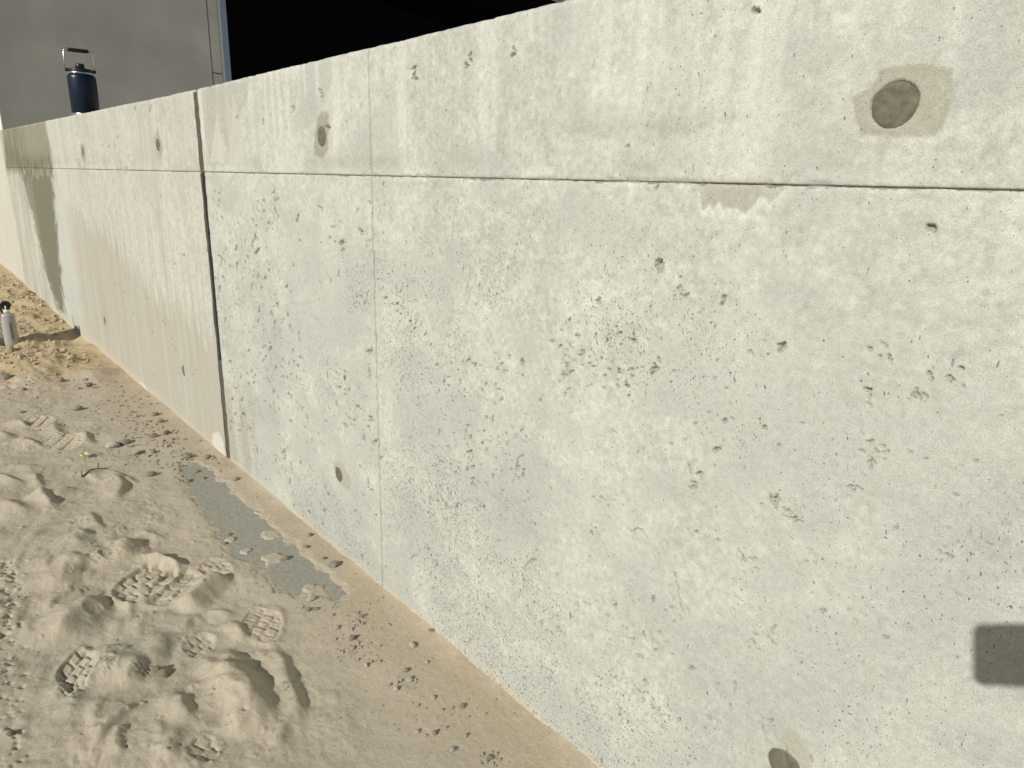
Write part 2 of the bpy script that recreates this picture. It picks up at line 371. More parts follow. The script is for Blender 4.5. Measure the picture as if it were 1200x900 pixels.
def pit_field(xs, zs, pits):
    """carve air holes into a height field; returns depth (m)"""
    D = np.zeros((len(zs), len(xs)))
    for (px, pz, a, b, ang, dep, ns) in pits:
        R = max(a, b) * 1.6
        i0, i1 = np.searchsorted(xs, (px - R, px + R)); j0, j1 = np.searchsorted(zs, (pz - R, pz + R))
        if i1 - i0 < 1 or j1 - j0 < 1: continue
        gx, gz = np.meshgrid(xs[i0:i1] - px, zs[j0:j1] - pz)
        ca, sa = math.cos(ang), math.sin(ang)
        u = (gx * ca + gz * sa) / a; v = (-gx * sa + gz * ca) / b
        r = np.hypot(u, v) + 0.9 * (vn(gx * 330 + ns, gz * 330, 3) - 0.5)
        k = dep * (1 - sstep(0.55, 1.05, r))
        D[j0:j1, i0:i1] = np.maximum(D[j0:j1, i0:i1], k)
    return D

def make_pits(rng, x0, x1, z0, z1, n, fn, smin=0.0016, smax=0.005):
    out = []
    while len(out) < n:
        x = rng.uniform(x0, x1, 4000); z = rng.uniform(z0, z1, 4000)
        p = fn(x, z); keep = rng.random(4000) < p
        for xx, zz in zip(x[keep], z[keep]):
            s = smin + (smax - smin) * rng.random() ** 3.2
            e = rng.uniform(1.0, 3.0); ang = rng.normal(0.9, 0.5)
            out.append((xx, zz, s * e, s, ang, min(0.0105, s * rng.uniform(1.6, 3.2)), rng.uniform(0, 400)))
            if len(out) >= n: break
    return out
def cluster(rng, px, py, n, spread, smin, smax, ang=0.9):
    c = on_wall(px, py); out = []
    big = n <= 5
    for _ in range(n if big else int(n * 1.5)):
        t = rng.normal(0, spread * (1.0 if big else 1.35), 2); s = rng.uniform(smin, smax) * (1.0 if big else 0.5 + 0.4 * rng.random())
        out.append((c[0] + t[0], c[1] + t[1], s * rng.uniform(1, 3.0), s, ang + rng.normal(0, 0.8), min(0.0105, s * rng.uniform(1.8, 3.2)), rng.uniform(0, 400)))
    return out
prng = np.random.default_rng(23)
def dens_near(x, z):
    d = (0.03 + 0.97 * sstep(0.98, 0.80, z) * sstep(0.02, 0.25, z)) * (0.10 + 0.90 * sstep(-0.42, -0.80, x + 0.25 * (z - 0.6)))
    return np.clip(d * (0.05 + 1.4 * sstep(0.48, 0.70, fbm(x * 7, z * 7, 71, 4))) , 0, 1)
def dens_mid(x, z):
    return np.clip((0.12 + 0.88 * sstep(1.1, 0.95, z)) * (0.1 + 1.2 * sstep(0.42, 0.66, fbm(x * 5, z * 5, 73, 4))), 0, 1)
def dens_old(x, z):
    return np.clip(0.1 + 1.0 * sstep(0.5, 0.7, fbm(x * 3, z * 3, 75, 4)) * sstep(-4.2, -3.0, x), 0, 1)
PITS = make_pits(prng, -1.52, 0.4, 0.02, 1.40, 1100, dens_near, 0.0012, 0.0036)
PITS += make_pits(prng, -2.71, -1.53, 0.03, 1.40, 520, dens_mid, 0.0028, 0.0075)
PITS += make_pits(prng, -6.5, -2.74, 0.05, 1.42, 110, dens_old, 0.004, 0.010)
# the larger voids and honeycombed spots one can find again in the photograph
for (px, py, n, sp, a, b, ang) in [
    (774, 311, 5, 0.0035, 0.0045, 0.0065, 1.2), (913, 405, 4, 0.004, 0.002, 0.004, 0.8), (1075, 462, 6, 0.005, 0.002, 0.004, 0.0),
    (1091, 267, 1, 0.0, 0.004, 0.0045, 1.5), (848, 350, 3, 0.003, 0.002, 0.003, 0.9), (419, 352, 8, 0.008, 0.003, 0.005, 1.0),
    (700, 352, 5, 0.005, 0.002, 0.003, 1.0), (795, 345, 5, 0.007, 0.002, 0.0035, 1.8), (560, 592, 10, 0.011, 0.002, 0.004, 0.9),
    (603, 547, 7, 0.008, 0.002, 0.004, 0.9), (590, 515, 12, 0.014, 0.002, 0.003, 0.9), (698, 625, 8, 0.009, 0.002, 0.0035, -0.9),
    (621, 517, 6, 0.008, 0.002, 0.0035, 0.5), (662, 416, 6, 0.008, 0.002, 0.003, 0.6), (590, 430, 9, 0.012, 0.002, 0.0035, 0.8),
    (612, 428, 4, 0.004, 0.0025, 0.004, 1.2), (690, 420, 10, 0.014, 0.002, 0.0035, 0.8), (768, 427, 4, 0.006, 0.0025, 0.004, 1.0),
    (907, 585, 5, 0.005, 0.002, 0.004, -0.9), (925, 600, 6, 0.007, 0.002, 0.004, -0.9), (870, 655, 8, 0.009, 0.0015, 0.003, -0.8),
    (797, 715, 6, 0.007, 0.0015, 0.003, 1.7), (765, 830, 5, 0.005, 0.002, 0.0035, 1.5), (705, 588, 6, 0.008, 0.002, 0.003, 0.9),
    (885, 745, 9, 0.011, 0.0015, 0.0025, 0.3), (1025, 528, 9, 0.013, 0.0015, 0.003, 0.3), (1020, 465, 4, 0.006, 0.002, 0.003, 0.5),
    (1030, 412, 4, 0.006, 0.002, 0.003, -0.6), (1000, 572, 5, 0.008, 0.0015, 0.003, 0.3), (1120, 450, 5, 0.01, 0.0015, 0.003, 0.5),
    (487, 652, 9, 0.010, 0.002, 0.004, 0.6), (620, 722, 8, 0.008, 0.002, 0.0035, 0.2), (657, 742, 6, 0.006, 0.002, 0.003, 0.6),
    (305, 245, 9, 0.012, 0.003, 0.006, 1.2), (322, 240, 9, 0.012, 0.003, 0.006, 1.2), (375, 247, 5, 0.007, 0.003, 0.005, 1.2),
    (317, 262, 8, 0.012, 0.003, 0.005, 1.2), (300, 330, 14, 0.022, 0.003, 0.005, 1.2), (278, 350, 12, 0.018, 0.003, 0.005, 1.2),
    (376, 108, 3, 0.005, 0.004, 0.006, 1.5), (602, 58, 4, 0.005, 0.002, 0.004, 1.3), (885, 13, 1, 0.0, 0.0035, 0.004, 1.2),
    (485, 90, 4, 0.008, 0.003, 0.004, 1.2), (548, 70, 4, 0.009, 0.003, 0.004, 1.2), (470, 347, 6, 0.012, 0.003, 0.004, 0.9),
    (660, 445, 9, 0.016, 0.002, 0.0035, 0.8), (735, 450, 8, 0.016, 0.002, 0.003, 0.8), (540, 440, 9, 0.016, 0.002, 0.0035, 0.8)]:
    PITS += cluster(prng, px, py, n, sp, a, b, ang)

CRACKS = [[(600, 566), (604, 550), (607, 538), (616, 530)], [(866, 645), (874, 660), (886, 667)], [(905, 588), (914, 600), (926, 607), (940, 612)],
          [(612, 668), (620, 660), (630, 650)], [(607, 700), (612, 690), (614, 678)], [(790, 672), (795, 690), (798, 716)], [(1010, 528), (1024, 532), (1040, 528)],
          [(676, 705), (690, 708), (702, 706)], [(902, 742), (910, 728), (916, 718)], [(752, 468), (756, 460), (754, 476)], [(868, 420), (880, 412), (884, 420)],
          [(738, 622), (752, 620), (758, 632)], [(420, 345), (413, 358), (425, 365)], [(1066, 464), (1076, 466), (1086, 460)], [(855, 830), (862, 812), (860, 800)]]
CRACKS = [WP(c_) for c_ in CRACKS]

def panel(name, parent, x0, x1, z0, z1, dx, dz, sec, warp_top=True, relief=1.0, extra_x=None):
    if extra_x is not None: xs = np.unique(np.round(np.concatenate([[x0], extra_x[(extra_x > x0) & (extra_x < x1)], [x1]]), 5))
    else: xs = np.linspace(x0, x1, max(2, int((x1 - x0) / dx) + 1))
    zs = np.linspace(z0, 1.0 if False else z1, max(2, int((z1 - z0) / dz) + 1))
    X, Z = np.meshgrid(xs, zs)
    top = z1 > 1.3
    mine = [p for p in PITS if x0 - 0.01 < p[0] < x1 + 0.01 and z0 - 0.01 < p[1] < z1 + 0.01]
    D = pit_field(xs, zs, mine)
    for ck in CRACKS:
        lo, hi = ck.min(0) - 0.02, ck.max(0) + 0.02
        if hi[0] < x0 or lo[0] > x1 or hi[1] < z0 or lo[1] > z1: continue
        i0, i1 = np.searchsorted(xs, (lo[0], hi[0])); j0, j1 = np.searchsorted(zs, (lo[1], hi[1])); ss = (slice(j0, j1), slice(i0, i1))
        xa, za = X[ss], Z[ss]
        d, _, u_ = seg_dist(xa + 0.010 * (fbm(xa * 70, za * 70, 88, 3) - 0.5), za + 0.010 * (fbm(xa * 70, za * 70, 89, 3) - 0.5), ck)
        D[ss] = np.maximum(D[ss], 0.0042 * sstep(0.0022, 0.0004, d) * sstep(0.35, 0.5, fbm(xa * 60, za * 60, 90, 2)))
    H = 0.0016 * (fbm(X * 1.3, Z * 1.3, 81, 3) - 0.5) + 0.0012 * (fbm(X * 14, Z * 14, 82, 4) - 0.5) * relief
    H += 0.0006 * (fbm(X * 90, Z * 90, 83, 3) - 0.5) * relief
    # ragged arrises
    e = np.minimum(np.minimum(X - x0, x1 - X), np.minimum(Z - z0, z1 - Z))
    chip = sstep(0.45, 0.8, fbm(X * 35, Z * 35, 84, 3))
    H -= 0.0010 * sstep(0.004, 0, e) + 0.0025 * chip * sstep(0.008, 0, e)
    if top: H -= 0.004 * sstep(0.012, 0, z1 - Z) ** 2
    hole = np.zeros(X.shape)
    for (wx, wz, r) in PLUG_W:
        if x0 < wx < x1 and z0 < wz < z1:
            rr = np.hypot(X - wx, Z - wz) + 0.004 * (fbm(X * 60, Z * 60, 85, 3) - 0.5)
            hole = np.maximum(hole, sstep(r * 1.0, r * 0.90, rr))
    H = H - D - 0.008 * hole
    # a brown tone mixed into pits and cracks, standing in for their shade
    c = wall_tint(X, Z, sec)
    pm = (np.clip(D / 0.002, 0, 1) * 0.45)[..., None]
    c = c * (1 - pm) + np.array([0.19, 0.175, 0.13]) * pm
    coarse = np.clip(0.25 + 0.9 * sstep(0.40, 0.66, fbm(X * 4.5, Z * 4.5, 91, 4)), 0, 1) * (0.45 + 0.55 * sstep(-0.35, -0.75, X)) * (0.35 + 0.65 * sstep(1.12, 0.85, Z))
    if sec == 'old': coarse *= 0.5
    if sec == 'far': coarse *= 0.2
    ZZ = Z.copy()
    if abs(z1 - ZJ) < 0.01: ZZ -= (0.0045 * sstep(0.52, 0.85, fbm(X * 38, Z * 0 + 7.7, 94, 4)) + 0.003 * (fbm(X * 120, Z * 0 + 2.7, 95, 3) - 0.62)) * sstep(0.02, 0, z1 - Z)
    if abs(z0 - ZJ) < 0.01: ZZ += (0.0035 * sstep(0.55, 0.85, fbm(X * 31, Z * 0 + 1.7, 96, 4)) + 0.002 * (fbm(X * 130, Z * 0 + 6.7, 97, 3) - 0.58)) * sstep(0.02, 0, Z - z0)
    if top:
        w = (Z - z0) / (z1 - z0)
        lip = 0.003 * (fbm(X * 4, Z * 0 + 2.2, 86, 4) - 0.5) + 0.0025 * (fbm(X * 30, Z * 0 + 2.2, 87, 3) - 0.5)
        ZZ = z0 + w * (TOPZ(X) + lip - z0)
    nx, nz = len(xs), len(zs)
    co = np.stack([X, -H, ZZ], -1).reshape(-1, 3)
    idx = np.arange(nx * nz).reshape(nz, nx)
    q = np.stack([idx[:-1, :-1], idx[:-1, 1:], idx[1:, 1:], idx[1:, :-1]], -1).reshape(-1, 4)
    # returns at the four sides
    per = np.concatenate([idx[0, :], idx[1:, -1], idx[-1, -2::-1], idx[-2:0:-1, 0]])
    bk = co[per].copy(); bk[:, 1] = 0.03
    b0 = len(co); m = len(per); k = np.arange(m); k2 = (k + 1) % m
    sk = np.stack([per[k2], per[k], b0 + k, b0 + k2], -1)
    co = np.vstack([co, bk]); q = np.vstack([q, sk])
    cc = np.concatenate([c.reshape(-1, 3), c.reshape(-1, 3)[per]]); cc = np.concatenate([cc, np.ones((len(cc), 1))], 1)
    cr = np.concatenate([coarse.ravel(), coarse.ravel()[per]])
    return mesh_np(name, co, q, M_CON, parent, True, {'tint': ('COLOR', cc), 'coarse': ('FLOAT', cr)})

def core(parent, x0, x1, zt0, zt1):
    v = [(x0, .013, -.25), (x1, .013, -.25), (x1, .26, -.25), (x0, .26, -.25), (x0, .013, zt0), (x1, .013, zt1), (x1, .26, zt1), (x0, .26, zt0)]
    return mesh_py('wall_core', v, box_geo(0, 1, 0, 1, 0, 1)[1], M_CORE, parent)
def add_plugs(parent, x0, x1):
    for i, (wx, wz, r) in enumerate(PLUG_W):
        if not (x0 < wx < x1): continue
        v = [(wx, 0.0012, wz)]; f = []; n = 36; rings = (0.35, 0.7, 0.93, 1.03)
        g = np.random.default_rng(i)
        rad = 1 + 0.035 * np.array([vn(3 * math.cos(2 * math.pi * k / n) + 9 * i, 3 * math.sin(2 * math.pi * k / n), 5) for k in range(n)])
        for j, s in enumerate(rings):
            for k in range(n):
                a = 2 * math.pi * k / n; rr = r * s * rad[k]
                v.append((wx + rr * math.cos(a), (0.0012, 0.0010, 0.0016, 0.0055)[j] + g.normal(0, 0.0004), wz + rr * math.sin(a)))
        for k in range(n): f.append((0, 1 + k, 1 + (k + 1) % n))
        for j in range(len(rings) - 1):
            for k in range(n):
                a, b2 = 1 + j * n + k, 1 + j * n + (k + 1) % n; f.append((a, a + n, b2 + n, b2))
        mesh_py('tie_hole_plug', v, f, M_MORTAR, parent, True)

XJ, XF, XE = -2.725, -1.522, -8.2       # movement joint, formwork joint, far end
g = 0.0013
wallA = empty('concrete_wall', (0, 0, 0))
tag(wallA, 'pale pitted concrete retaining wall filling the right of the picture', 'wall')
fine = np.concatenate([np.arange(XF, 0.02, 0.0018), np.linspace(0.02, 0.6, 90), np.linspace(0.61, 12, 60)])
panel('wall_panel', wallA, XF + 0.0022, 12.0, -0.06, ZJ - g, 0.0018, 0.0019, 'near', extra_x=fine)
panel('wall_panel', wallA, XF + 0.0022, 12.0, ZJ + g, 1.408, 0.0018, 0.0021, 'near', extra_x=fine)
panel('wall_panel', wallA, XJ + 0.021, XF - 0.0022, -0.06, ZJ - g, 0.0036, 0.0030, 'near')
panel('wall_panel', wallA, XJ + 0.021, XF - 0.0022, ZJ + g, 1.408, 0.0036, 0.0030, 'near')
core(wallA, XJ + 0.021, 12.0, 1.402, 1.402)
box('joint_mortar', (XJ + 0.023, 11.9, 0.0042, 0.0128, ZJ - 0.006, ZJ + 0.006), M_JOINT, wallA)
add_plugs(wallA, XJ, 12)
wallB = empty('concrete_wall', (-5.4, 0, 0)); wallB.location = (0, 0, 0)
tag(wallB, 'streaked concrete wall section beyond the dark upright joint, damp at its far end', 'wall')
XM = -3.213
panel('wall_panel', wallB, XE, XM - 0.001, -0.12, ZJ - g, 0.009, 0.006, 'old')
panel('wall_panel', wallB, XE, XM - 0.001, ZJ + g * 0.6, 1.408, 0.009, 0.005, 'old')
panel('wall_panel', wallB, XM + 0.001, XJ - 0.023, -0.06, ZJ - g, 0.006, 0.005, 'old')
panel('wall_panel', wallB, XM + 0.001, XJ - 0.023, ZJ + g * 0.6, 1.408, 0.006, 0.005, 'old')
core(wallB, XE, XJ - 0.023, 1.446, 1.402)
box('joint_mortar', (XE + 0.01, XJ - 0.03, 0.0042, 0.0128, ZJ - 0.006, ZJ + 0.006), M_JOINT, wallB)
add_plugs(wallB, XE, XJ)
wallC = empty('concrete_wall', (0, 0, 0))
tag(wallC, 'smooth cream wall section at the far left edge', 'wall')
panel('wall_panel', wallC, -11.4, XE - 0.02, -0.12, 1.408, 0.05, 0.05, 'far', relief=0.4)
core(wallC, -11.4, XE - 0.02, 1.446, 1.446)
wallC.location = (0, 0.012, 0)

# ------------------------------------------------------------------ movement joint filler
jt = empty('joint_filler', (XJ, 0, 0)); tag(jt, 'weathered brown filler strip in the upright wall joint', 'joint filler')
def rough_strip(name, x0, x1, y, z0, z1, mat, amp, seed):
    n = int((z1 - z0) / 0.006); v = []; f = []; k = 5
    for i in range(n + 1):
        z = z0 + (z1 - z0) * i / n
        for j in range(k):
            x = x0 + (x1 - x0) * j / (k - 1)
            yy = y + amp * (float(fbm(np.array(x * 260), np.array(z * 12), seed, 3)) - 0.5)
            v.append((x, yy, z))
        v.append((x1, 0.2, z)); v.append((x0, 0.2, z))
    w = k + 2
    for i in range(n):
        for j in range(w):
            j2 = (j + 1) % w; f.append((i * w + j, i * w + j2, (i + 1) * w + j2, (i + 1) * w + j))
    f.append(tuple(range(w))[::-1]); f.append(tuple(range(n * w, n * w + w)))
    return mesh_py(name, v, f, mat, jt, True)
rough_strip('filler_strip', -0.0228, 0.0208, 0.002, ZJ - 0.004, 1.398, M_FILL, 0.008, 3)
rough_strip('filler_strip', -0.0228, -0.0165, 0.001, -0.05, ZJ - 0.006, M_FILL, 0.008, 5)
rough_strip('filler_strip', -0.0163, 0.0208, 0.005, 0.42, ZJ - 0.006, M_GAP, 0.005, 7)  # recessed strip carrying the painted shade of the gap
rough_strip('filler_strip', -0.0163, 0.0208, 0.003, -0.05, 0.418, M_FILL, 0.008, 9)

# ------------------------------------------------------------------ sand
def geo(a, b, n): return a * (b / a) ** np.linspace(0, 1, n)
t = []; x = -0.5
while x > -9.8:
    t.append(x); x -= 0.0018 * math.sqrt(x * x + 2.0)
gx = np.concatenate([-geo(9.9, 140, 18)[::-1], np.array(t)[::-1], np.linspace(-0.46, 0.6, 24), geo(0.7, 140, 22)])
gy = np.concatenate([-geo(1.22, 160, 22)[::-1], np.arange(-1.18, 0.010, 0.003), [0.012]])
GX, GY = np.meshgrid(gx, gy)
GZ = np.zeros(GX.shape)
nearw = sstep(0.22, 0.05, -GY)                                  # swept strip along the wall foot
far = sstep(-3.9, -5.0, GX + 0.5 * (fbm(GX * 1.2, GY * 3, 101, 3) - 0.5))
GZ += 0.030 * (fbm(GX * 2.4, GY * 2.4, 102, 3) - 0.5) * (1 - 0.9 * sstep(0.32, 0.12, -GY)) * sstep(-80, -3, GX) * sstep(-60, -3, GY)
walked = (1 - sstep(0.36, 0.2, -GY)) * sstep(-0.95, -1.15, GX)
GZ += 0.016 * (fbm(GX * 7, GY * 7, 103, 3) - 0.5) * walked
GZ += 0.0045 * (fbm(GX * 26, GY * 26, 104, 3) - 0.5) * (0.35 + 0.65 * walked)
GZ += 0.0022 * (fbm(GX * 90, GY * 90, 105, 3) - 0.5)
# tumbled loose sand at the far end
GZ += far * (0.060 * (fbm(GX * 3.0, GY * 5, 106, 4) - 0.5) + 0.040 * (fbm(GX * 9, GY * 12, 107, 4) - 0.5) + 0.022 * np.abs(fbm(GX * 24, GY * 26, 108, 3) - 0.5)) * (0.4 + 0.6 * sstep(0.02, 0.2, -GY))
GZ += 0.030 * sstep(-6.3, -7.6, GX) * sstep(-60, -12, GX)
TINT_EXTRA = np.zeros(GX.shape)

def win(P, pad):
    lo, hi = P.min(0) - pad, P.max(0) + pad
    i0, i1 = np.searchsorted(gx, (lo[0], hi[0])); j0, j1 = np.searchsorted(gy, (lo[1], hi[1]))
    return slice(j0, j1), slice(i0, i1)
def ridge(pts, h, lee, sunw, endfade=0.32, sm=3):
    h *= 0.88; sunw *= 1.2
    """a crest along a line; steep on the right hand of travel (lee), gentle on the left"""
    P = GP(pts)
    # round the corners off
    for _ in range(sm):
        Q = [P[0]]
        for a, b in zip(P[:-1], P[1:]): Q += [0.75 * a + 0.25 * b, 0.25 * a + 0.75 * b]
        P = np.array(Q + [P[-1]])
        if len(P) > 24: break
    s = win(P, max(lee, sunw) * 1.3 + 0.02)
    X, Y = GX[s], GY[s]
    wob = 0.010 * (fbm(X * 12, Y * 12, 120, 3) - 0.5)
    d, side, u = seg_dist(X + wob, Y - wob, P)
    fade = sstep(0, endfade, u) * sstep(1, 1 - endfade, u)
    k = np.where(side > 0, np.clip(1 - d / lee, 0, 1), np.clip(1 - d / sunw, 0, 1) ** 1.6)
    k = np.where(side > 0, k * k * (3 - 2 * k) * 0.5 + k * 0.5, k)
    GZ[s] += h * k * fade
def dent(px, py, rx, ry, h, ang=0.0):
    c = on_ground(px, py); s = win(c[None], max(rx, ry) * 2.2); X, Y = GX[s] - c[0], GY[s] - c[1]
    ca, sa = math.cos(ang), math.sin(ang); u = (X * ca + Y * sa) / rx; v = (-X * sa + Y * ca) / ry
    GZ[s] += h * np.exp(-(u * u + v * v) ** 1.3)
def tread(quad, nu, nv, depth, lug, style=0, rim=0.006, seed=0, fill=1.0):
    """a stretch of boot sole pressed into the sand: quad = its four corners, nu by nv lugs"""
    P = GP(quad); s = win(P, 0.05); X, Y = GX[s], GY[s]
    c = P.mean(0); e1 = ((P[1] - P[0]) + (P[2] - P[3])) / 2; e2 = ((P[3] - P[0]) + (P[2] - P[1])) / 2
    det = e1[0] * e2[1] - e1[1] * e2[0]
    wob = 0.006 * (fbm(X * 20, Y * 20, 130 + seed, 3) - 0.5)
    dx, dy = X - c[0] + wob, Y - c[1] - wob
    u = (dx * e2[1] - dy * e2[0]) / det + 0.5; v = (-dx * e1[1] + dy * e1[0]) / det + 0.5
    # rounded outline
    q = (np.abs(u - 0.5) * 2) ** 3.2 + (np.abs(v - 0.5) * 2) ** 3.2
    ins = sstep(1.12, 0.86, q)
    GZ[s] += rim * np.exp(-((q - 1.35) / 0.4) ** 2) * (0.4 + 1.2 * vn(X * 25, Y * 25, 140 + seed))
    keep = sstep(0.62 - 0.5 * fill, 0.75 - 0.5 * fill, 1 - fbm(X * 16, Y * 16, 150 + seed, 2))
    wu, wv = 0.5 * (fbm(X * 30, Y * 30, 155 + seed, 3) - 0.5), 0.5 * (fbm(X * 30, Y * 30, 157 + seed, 3) - 0.5)
    if style == 0:        # blocks with thin bars of sand between, every other row shifted
        V_ = v * nv + wv; row = np.floor(V_); uu = u * nu + wu + 0.5 * (row % 2); fu = np.abs((uu % 1) - 0.5) * 2; fv = np.abs((V_ % 1) - 0.5) * 2
        bar = -0.75 * np.maximum(sstep(0.66, 0.92, fu), sstep(0.62, 0.90, fv)) + 0.9 * (vn(np.floor(uu), row, 3 + seed) - 0.35) + 0.35 * ((uu % 1) - 0.5)
    else:                 # slanting bars
        w = u * nu + 0.35 * v * nv + wu; bar = sstep(0.3, 0.75, np.abs((w % 1) - 0.5) * 2) * sstep(0.95, 0.6, np.abs((v * nv % 1) - 0.5) * 2)
    TREAD.append((s, sstep(1.25, 0.70, q) * -0.20 * depth + ins * 0.38 * lug * bar * keep))
    return
TREAD = []

# scuffs and crests left by boots, from the near corner outwards
ridge([(297, 868), (303, 850), (300, 824), (286, 801), (262, 793), (225, 795)], 0.040, 0.050, 0.11)
ridge([(338, 862), (352, 838), (346, 812), (338, 798), (335, 780), (322, 763), (311, 750)], 0.022, 0.022, 0.07)
ridge([(226, 850), (214, 837), (212, 825), (218, 814)], 0.022, 0.022, 0.05)
dent(262, 838, 0.05, 0.035, -0.014, 0.9)
ridge([(279, 852), (282, 838), (276, 826), (262, 818)], 0.012, 0.014, 0.03)
ridge([(206, 897), (199, 882), (203, 868), (217, 858)], 0.013, 0.028, 0.04)
tread([(216, 884), (238, 862), (262, 876), (240, 900)], 2, 2, 0.012, 0.014, 0, 0.005, 1)
ridge([(196, 864), (187, 857), (187, 848), (196, 842)], 0.005, 0.006, 0.012)
ridge([(111, 896), (114, 880), (122, 862), (142, 842), (168, 820)], 0.017, 0.016, 0.05)
ridge([(139, 893), (136, 876), (139, 862), (150, 850)], 0.014, 0.018, 0.03)
ridge([(132, 797), (122, 780), (122, 766), (128, 752)], 0.034, 0.075, 0.07)
ridge([(154, 806), (150, 793), (158, 781), (178, 774)], 0.028, 0.050, 0.06)
tread([(60, 792), (96, 752), (118, 782), (88, 815)], 4, 3, 0.016, 0.017, 0, 0.006, 2)
ridge([(58, 805), (68, 783), (82, 768), (100, 757)], 0.004, 0.02, 0.04)
ridge([(64, 762), (74, 742), (92, 722), (112, 704), (132, 695)], 0.050, 0.095, 0.10)
ridge([(56, 694), (74, 680), (77, 667), (88, 656), (100, 652)], 0.030, 0.060, 0.09)
ridge([(54, 722), (62, 706), (78, 699), (96, 690)], 0.016, 0.014, 0.05)
ridge([(104, 668), (102, 654), (110, 645), (124, 641)], 0.022, 0.070, 0.06)
# the big clear boot print and its thrown-up heel
tread([(124, 690), (186, 655), (212, 672), (158, 716)], 4, 4, 0.018, 0.018, 0, 0.010, 3)
tread([(158, 712), (205, 660), (250, 672), (218, 708)], 4, 3, 0.014, 0.013, 0, 0.004, 4)
ridge([(214, 716), (226, 704), (240, 692), (255, 676)], 0.046, 0.060, 0.10, 0.18)
ridge([(272, 683), (250, 675), (225, 668), (200, 660), (172, 651)], 0.012, 0.012, 0.03, 0.1)
tread([(228, 668), (250, 650), (277, 668), (256, 682)], 4, 3, 0.008, 0.011, 0, 0.004, 5)
ridge([(240, 728), (233, 722), (230, 716)], 0.008, 0.008, 0.02)
ridge([(275, 720), (258, 713), (240, 714)], 0.012, 0.012, 0.03)
tread([(278, 738), (296, 710), (334, 720), (322, 756)], 4, 3, 0.006, 0.010, 0, 0.004, 6, 0.8)
ridge([(336, 722), (328, 712), (312, 708)], 0.007, 0.008, 0.02)
ridge([(290, 752), (282, 742), (276, 731), (266, 727)], 0.014, 0.016, 0.03)
tread([(214, 752), (234, 740), (262, 748), (226, 776)], 3, 3, 0.010, 0.012, 0, 0.006, 7)
ridge([(262, 800), (265, 784), (272, 770), (282, 762)], 0.026, 0.060, 0.06)
ridge([(243, 790), (242, 778), (250, 770)], 0.014, 0.035, 0.04)
ridge([(168, 790), (176, 768), (186, 750), (200, 735)], 0.022, 0.05, 0.09)
# middle distance
ridge([(131, 590), (142, 576), (145, 566), (133, 557), (118, 555)], 0.026, 0.024, 0.10)
ridge([(162, 567), (150, 559), (134, 552), (118, 553)], 0.016, 0.016, 0.03)
ridge([(66, 600), (52, 588), (48, 578), (50, 570)], 0.026, 0.030, 0.06)
ridge([(64, 594), (58, 588), (56, 582)], 0.010, 0.010, 0.02)
ridge([(88, 570), (70, 578), (48, 581), (34, 580)], 0.022, 0.050, 0.06)
ridge([(48, 604), (26, 602), (10, 594), (6, 586)], 0.026, 0.050, 0.07)
ridge([(34, 570), (18, 566), (5, 559), (-8, 555)], 0.016, 0.015, 0.05)
ridge([(122, 626), (113, 615), (107, 606), (98, 600)], 0.016, 0.020, 0.06)
ridge([(152, 660), (143, 648), (144, 638), (154, 630)], 0.030, 0.070, 0.08)
ridge([(214, 668), (192, 659), (172, 652), (158, 648)], 0.014, 0.012, 0.04)
ridge([(196, 631), (180, 626), (164, 620)], 0.010, 0.010, 0.03)
ridge([(96, 648), (88, 638), (92, 628), (104, 622)], 0.022, 0.060, 0.06)
ridge([(48, 546), (30, 548), (10, 547)], 0.014, 0.014, 0.05)
ridge([(52, 572), (43, 566), (42, 558), (52, 552)], 0.014, 0.016, 0.04)
ridge([(34, 502), (26, 499), (16, 494)], 0.020, 0.020, 0.06)
ridge([(48, 526), (36, 521), (22, 515)], 0.022, 0.020, 0.07)
ridge([(16, 516), (6, 514), (-8, 511)], 0.026, 0.040, 0.06)
ridge([(76, 516), (66, 510), (62, 500), (66, 495)], 0.020, 0.045, 0.05)
ridge([(110, 522), (101, 516), (98, 508)], 0.020, 0.030, 0.05)
tread([(22, 502), (40, 486), (66, 490), (58, 503)], 8, 3, 0.014, 0.016, 1, 0.006, 8)
tread([(44, 526), (66, 510), (104, 512), (86, 528)], 9, 3, 0.012, 0.014, 1, 0.005, 9)
for (px, py, r, h) in [(38, 360, 0.16, 0.03), (75, 358, 0.14, 0.05), (90, 366, 0.10, 0.03), (38, 372, 0.10, 0.02), (40, 383, 0.10, -0.02)]: dent(px, py, r, r * 0.7, h)
dent(6, 406, 0.09, 0.07, -0.02); dent(88, 399, 0.16, 0.10, -0.035)
for (px, py, r, h) in [(100, 352, .2, .02), (20, 430, .12, .025), (60, 425, .15, .03), (110, 440, .12, .02)]: dent(px, py, r, r, h)
ridge([(243, 856), (262, 862), (284, 856), (293, 838), (287, 818), (268, 806), (240, 804)], 0.012, 0.016, 0.03)
ridge([(190, 838), (200, 820), (225, 806), (252, 803)], 0.009, 0.014, 0.03)
ridge([(316, 880), (330, 862), (334, 842)], 0.010, 0.02, 0.04)
ridge([(150, 742), (168, 726), (190, 718), (214, 716)], 0.016, 0.03, 0.05)
ridge([(30, 640), (44, 626), (66, 618), (90, 616)], 0.012, 0.02, 0.06)
ridge([(72, 560), (92, 552), (110, 556), (118, 566)], 0.012, 0.02, 0.05)
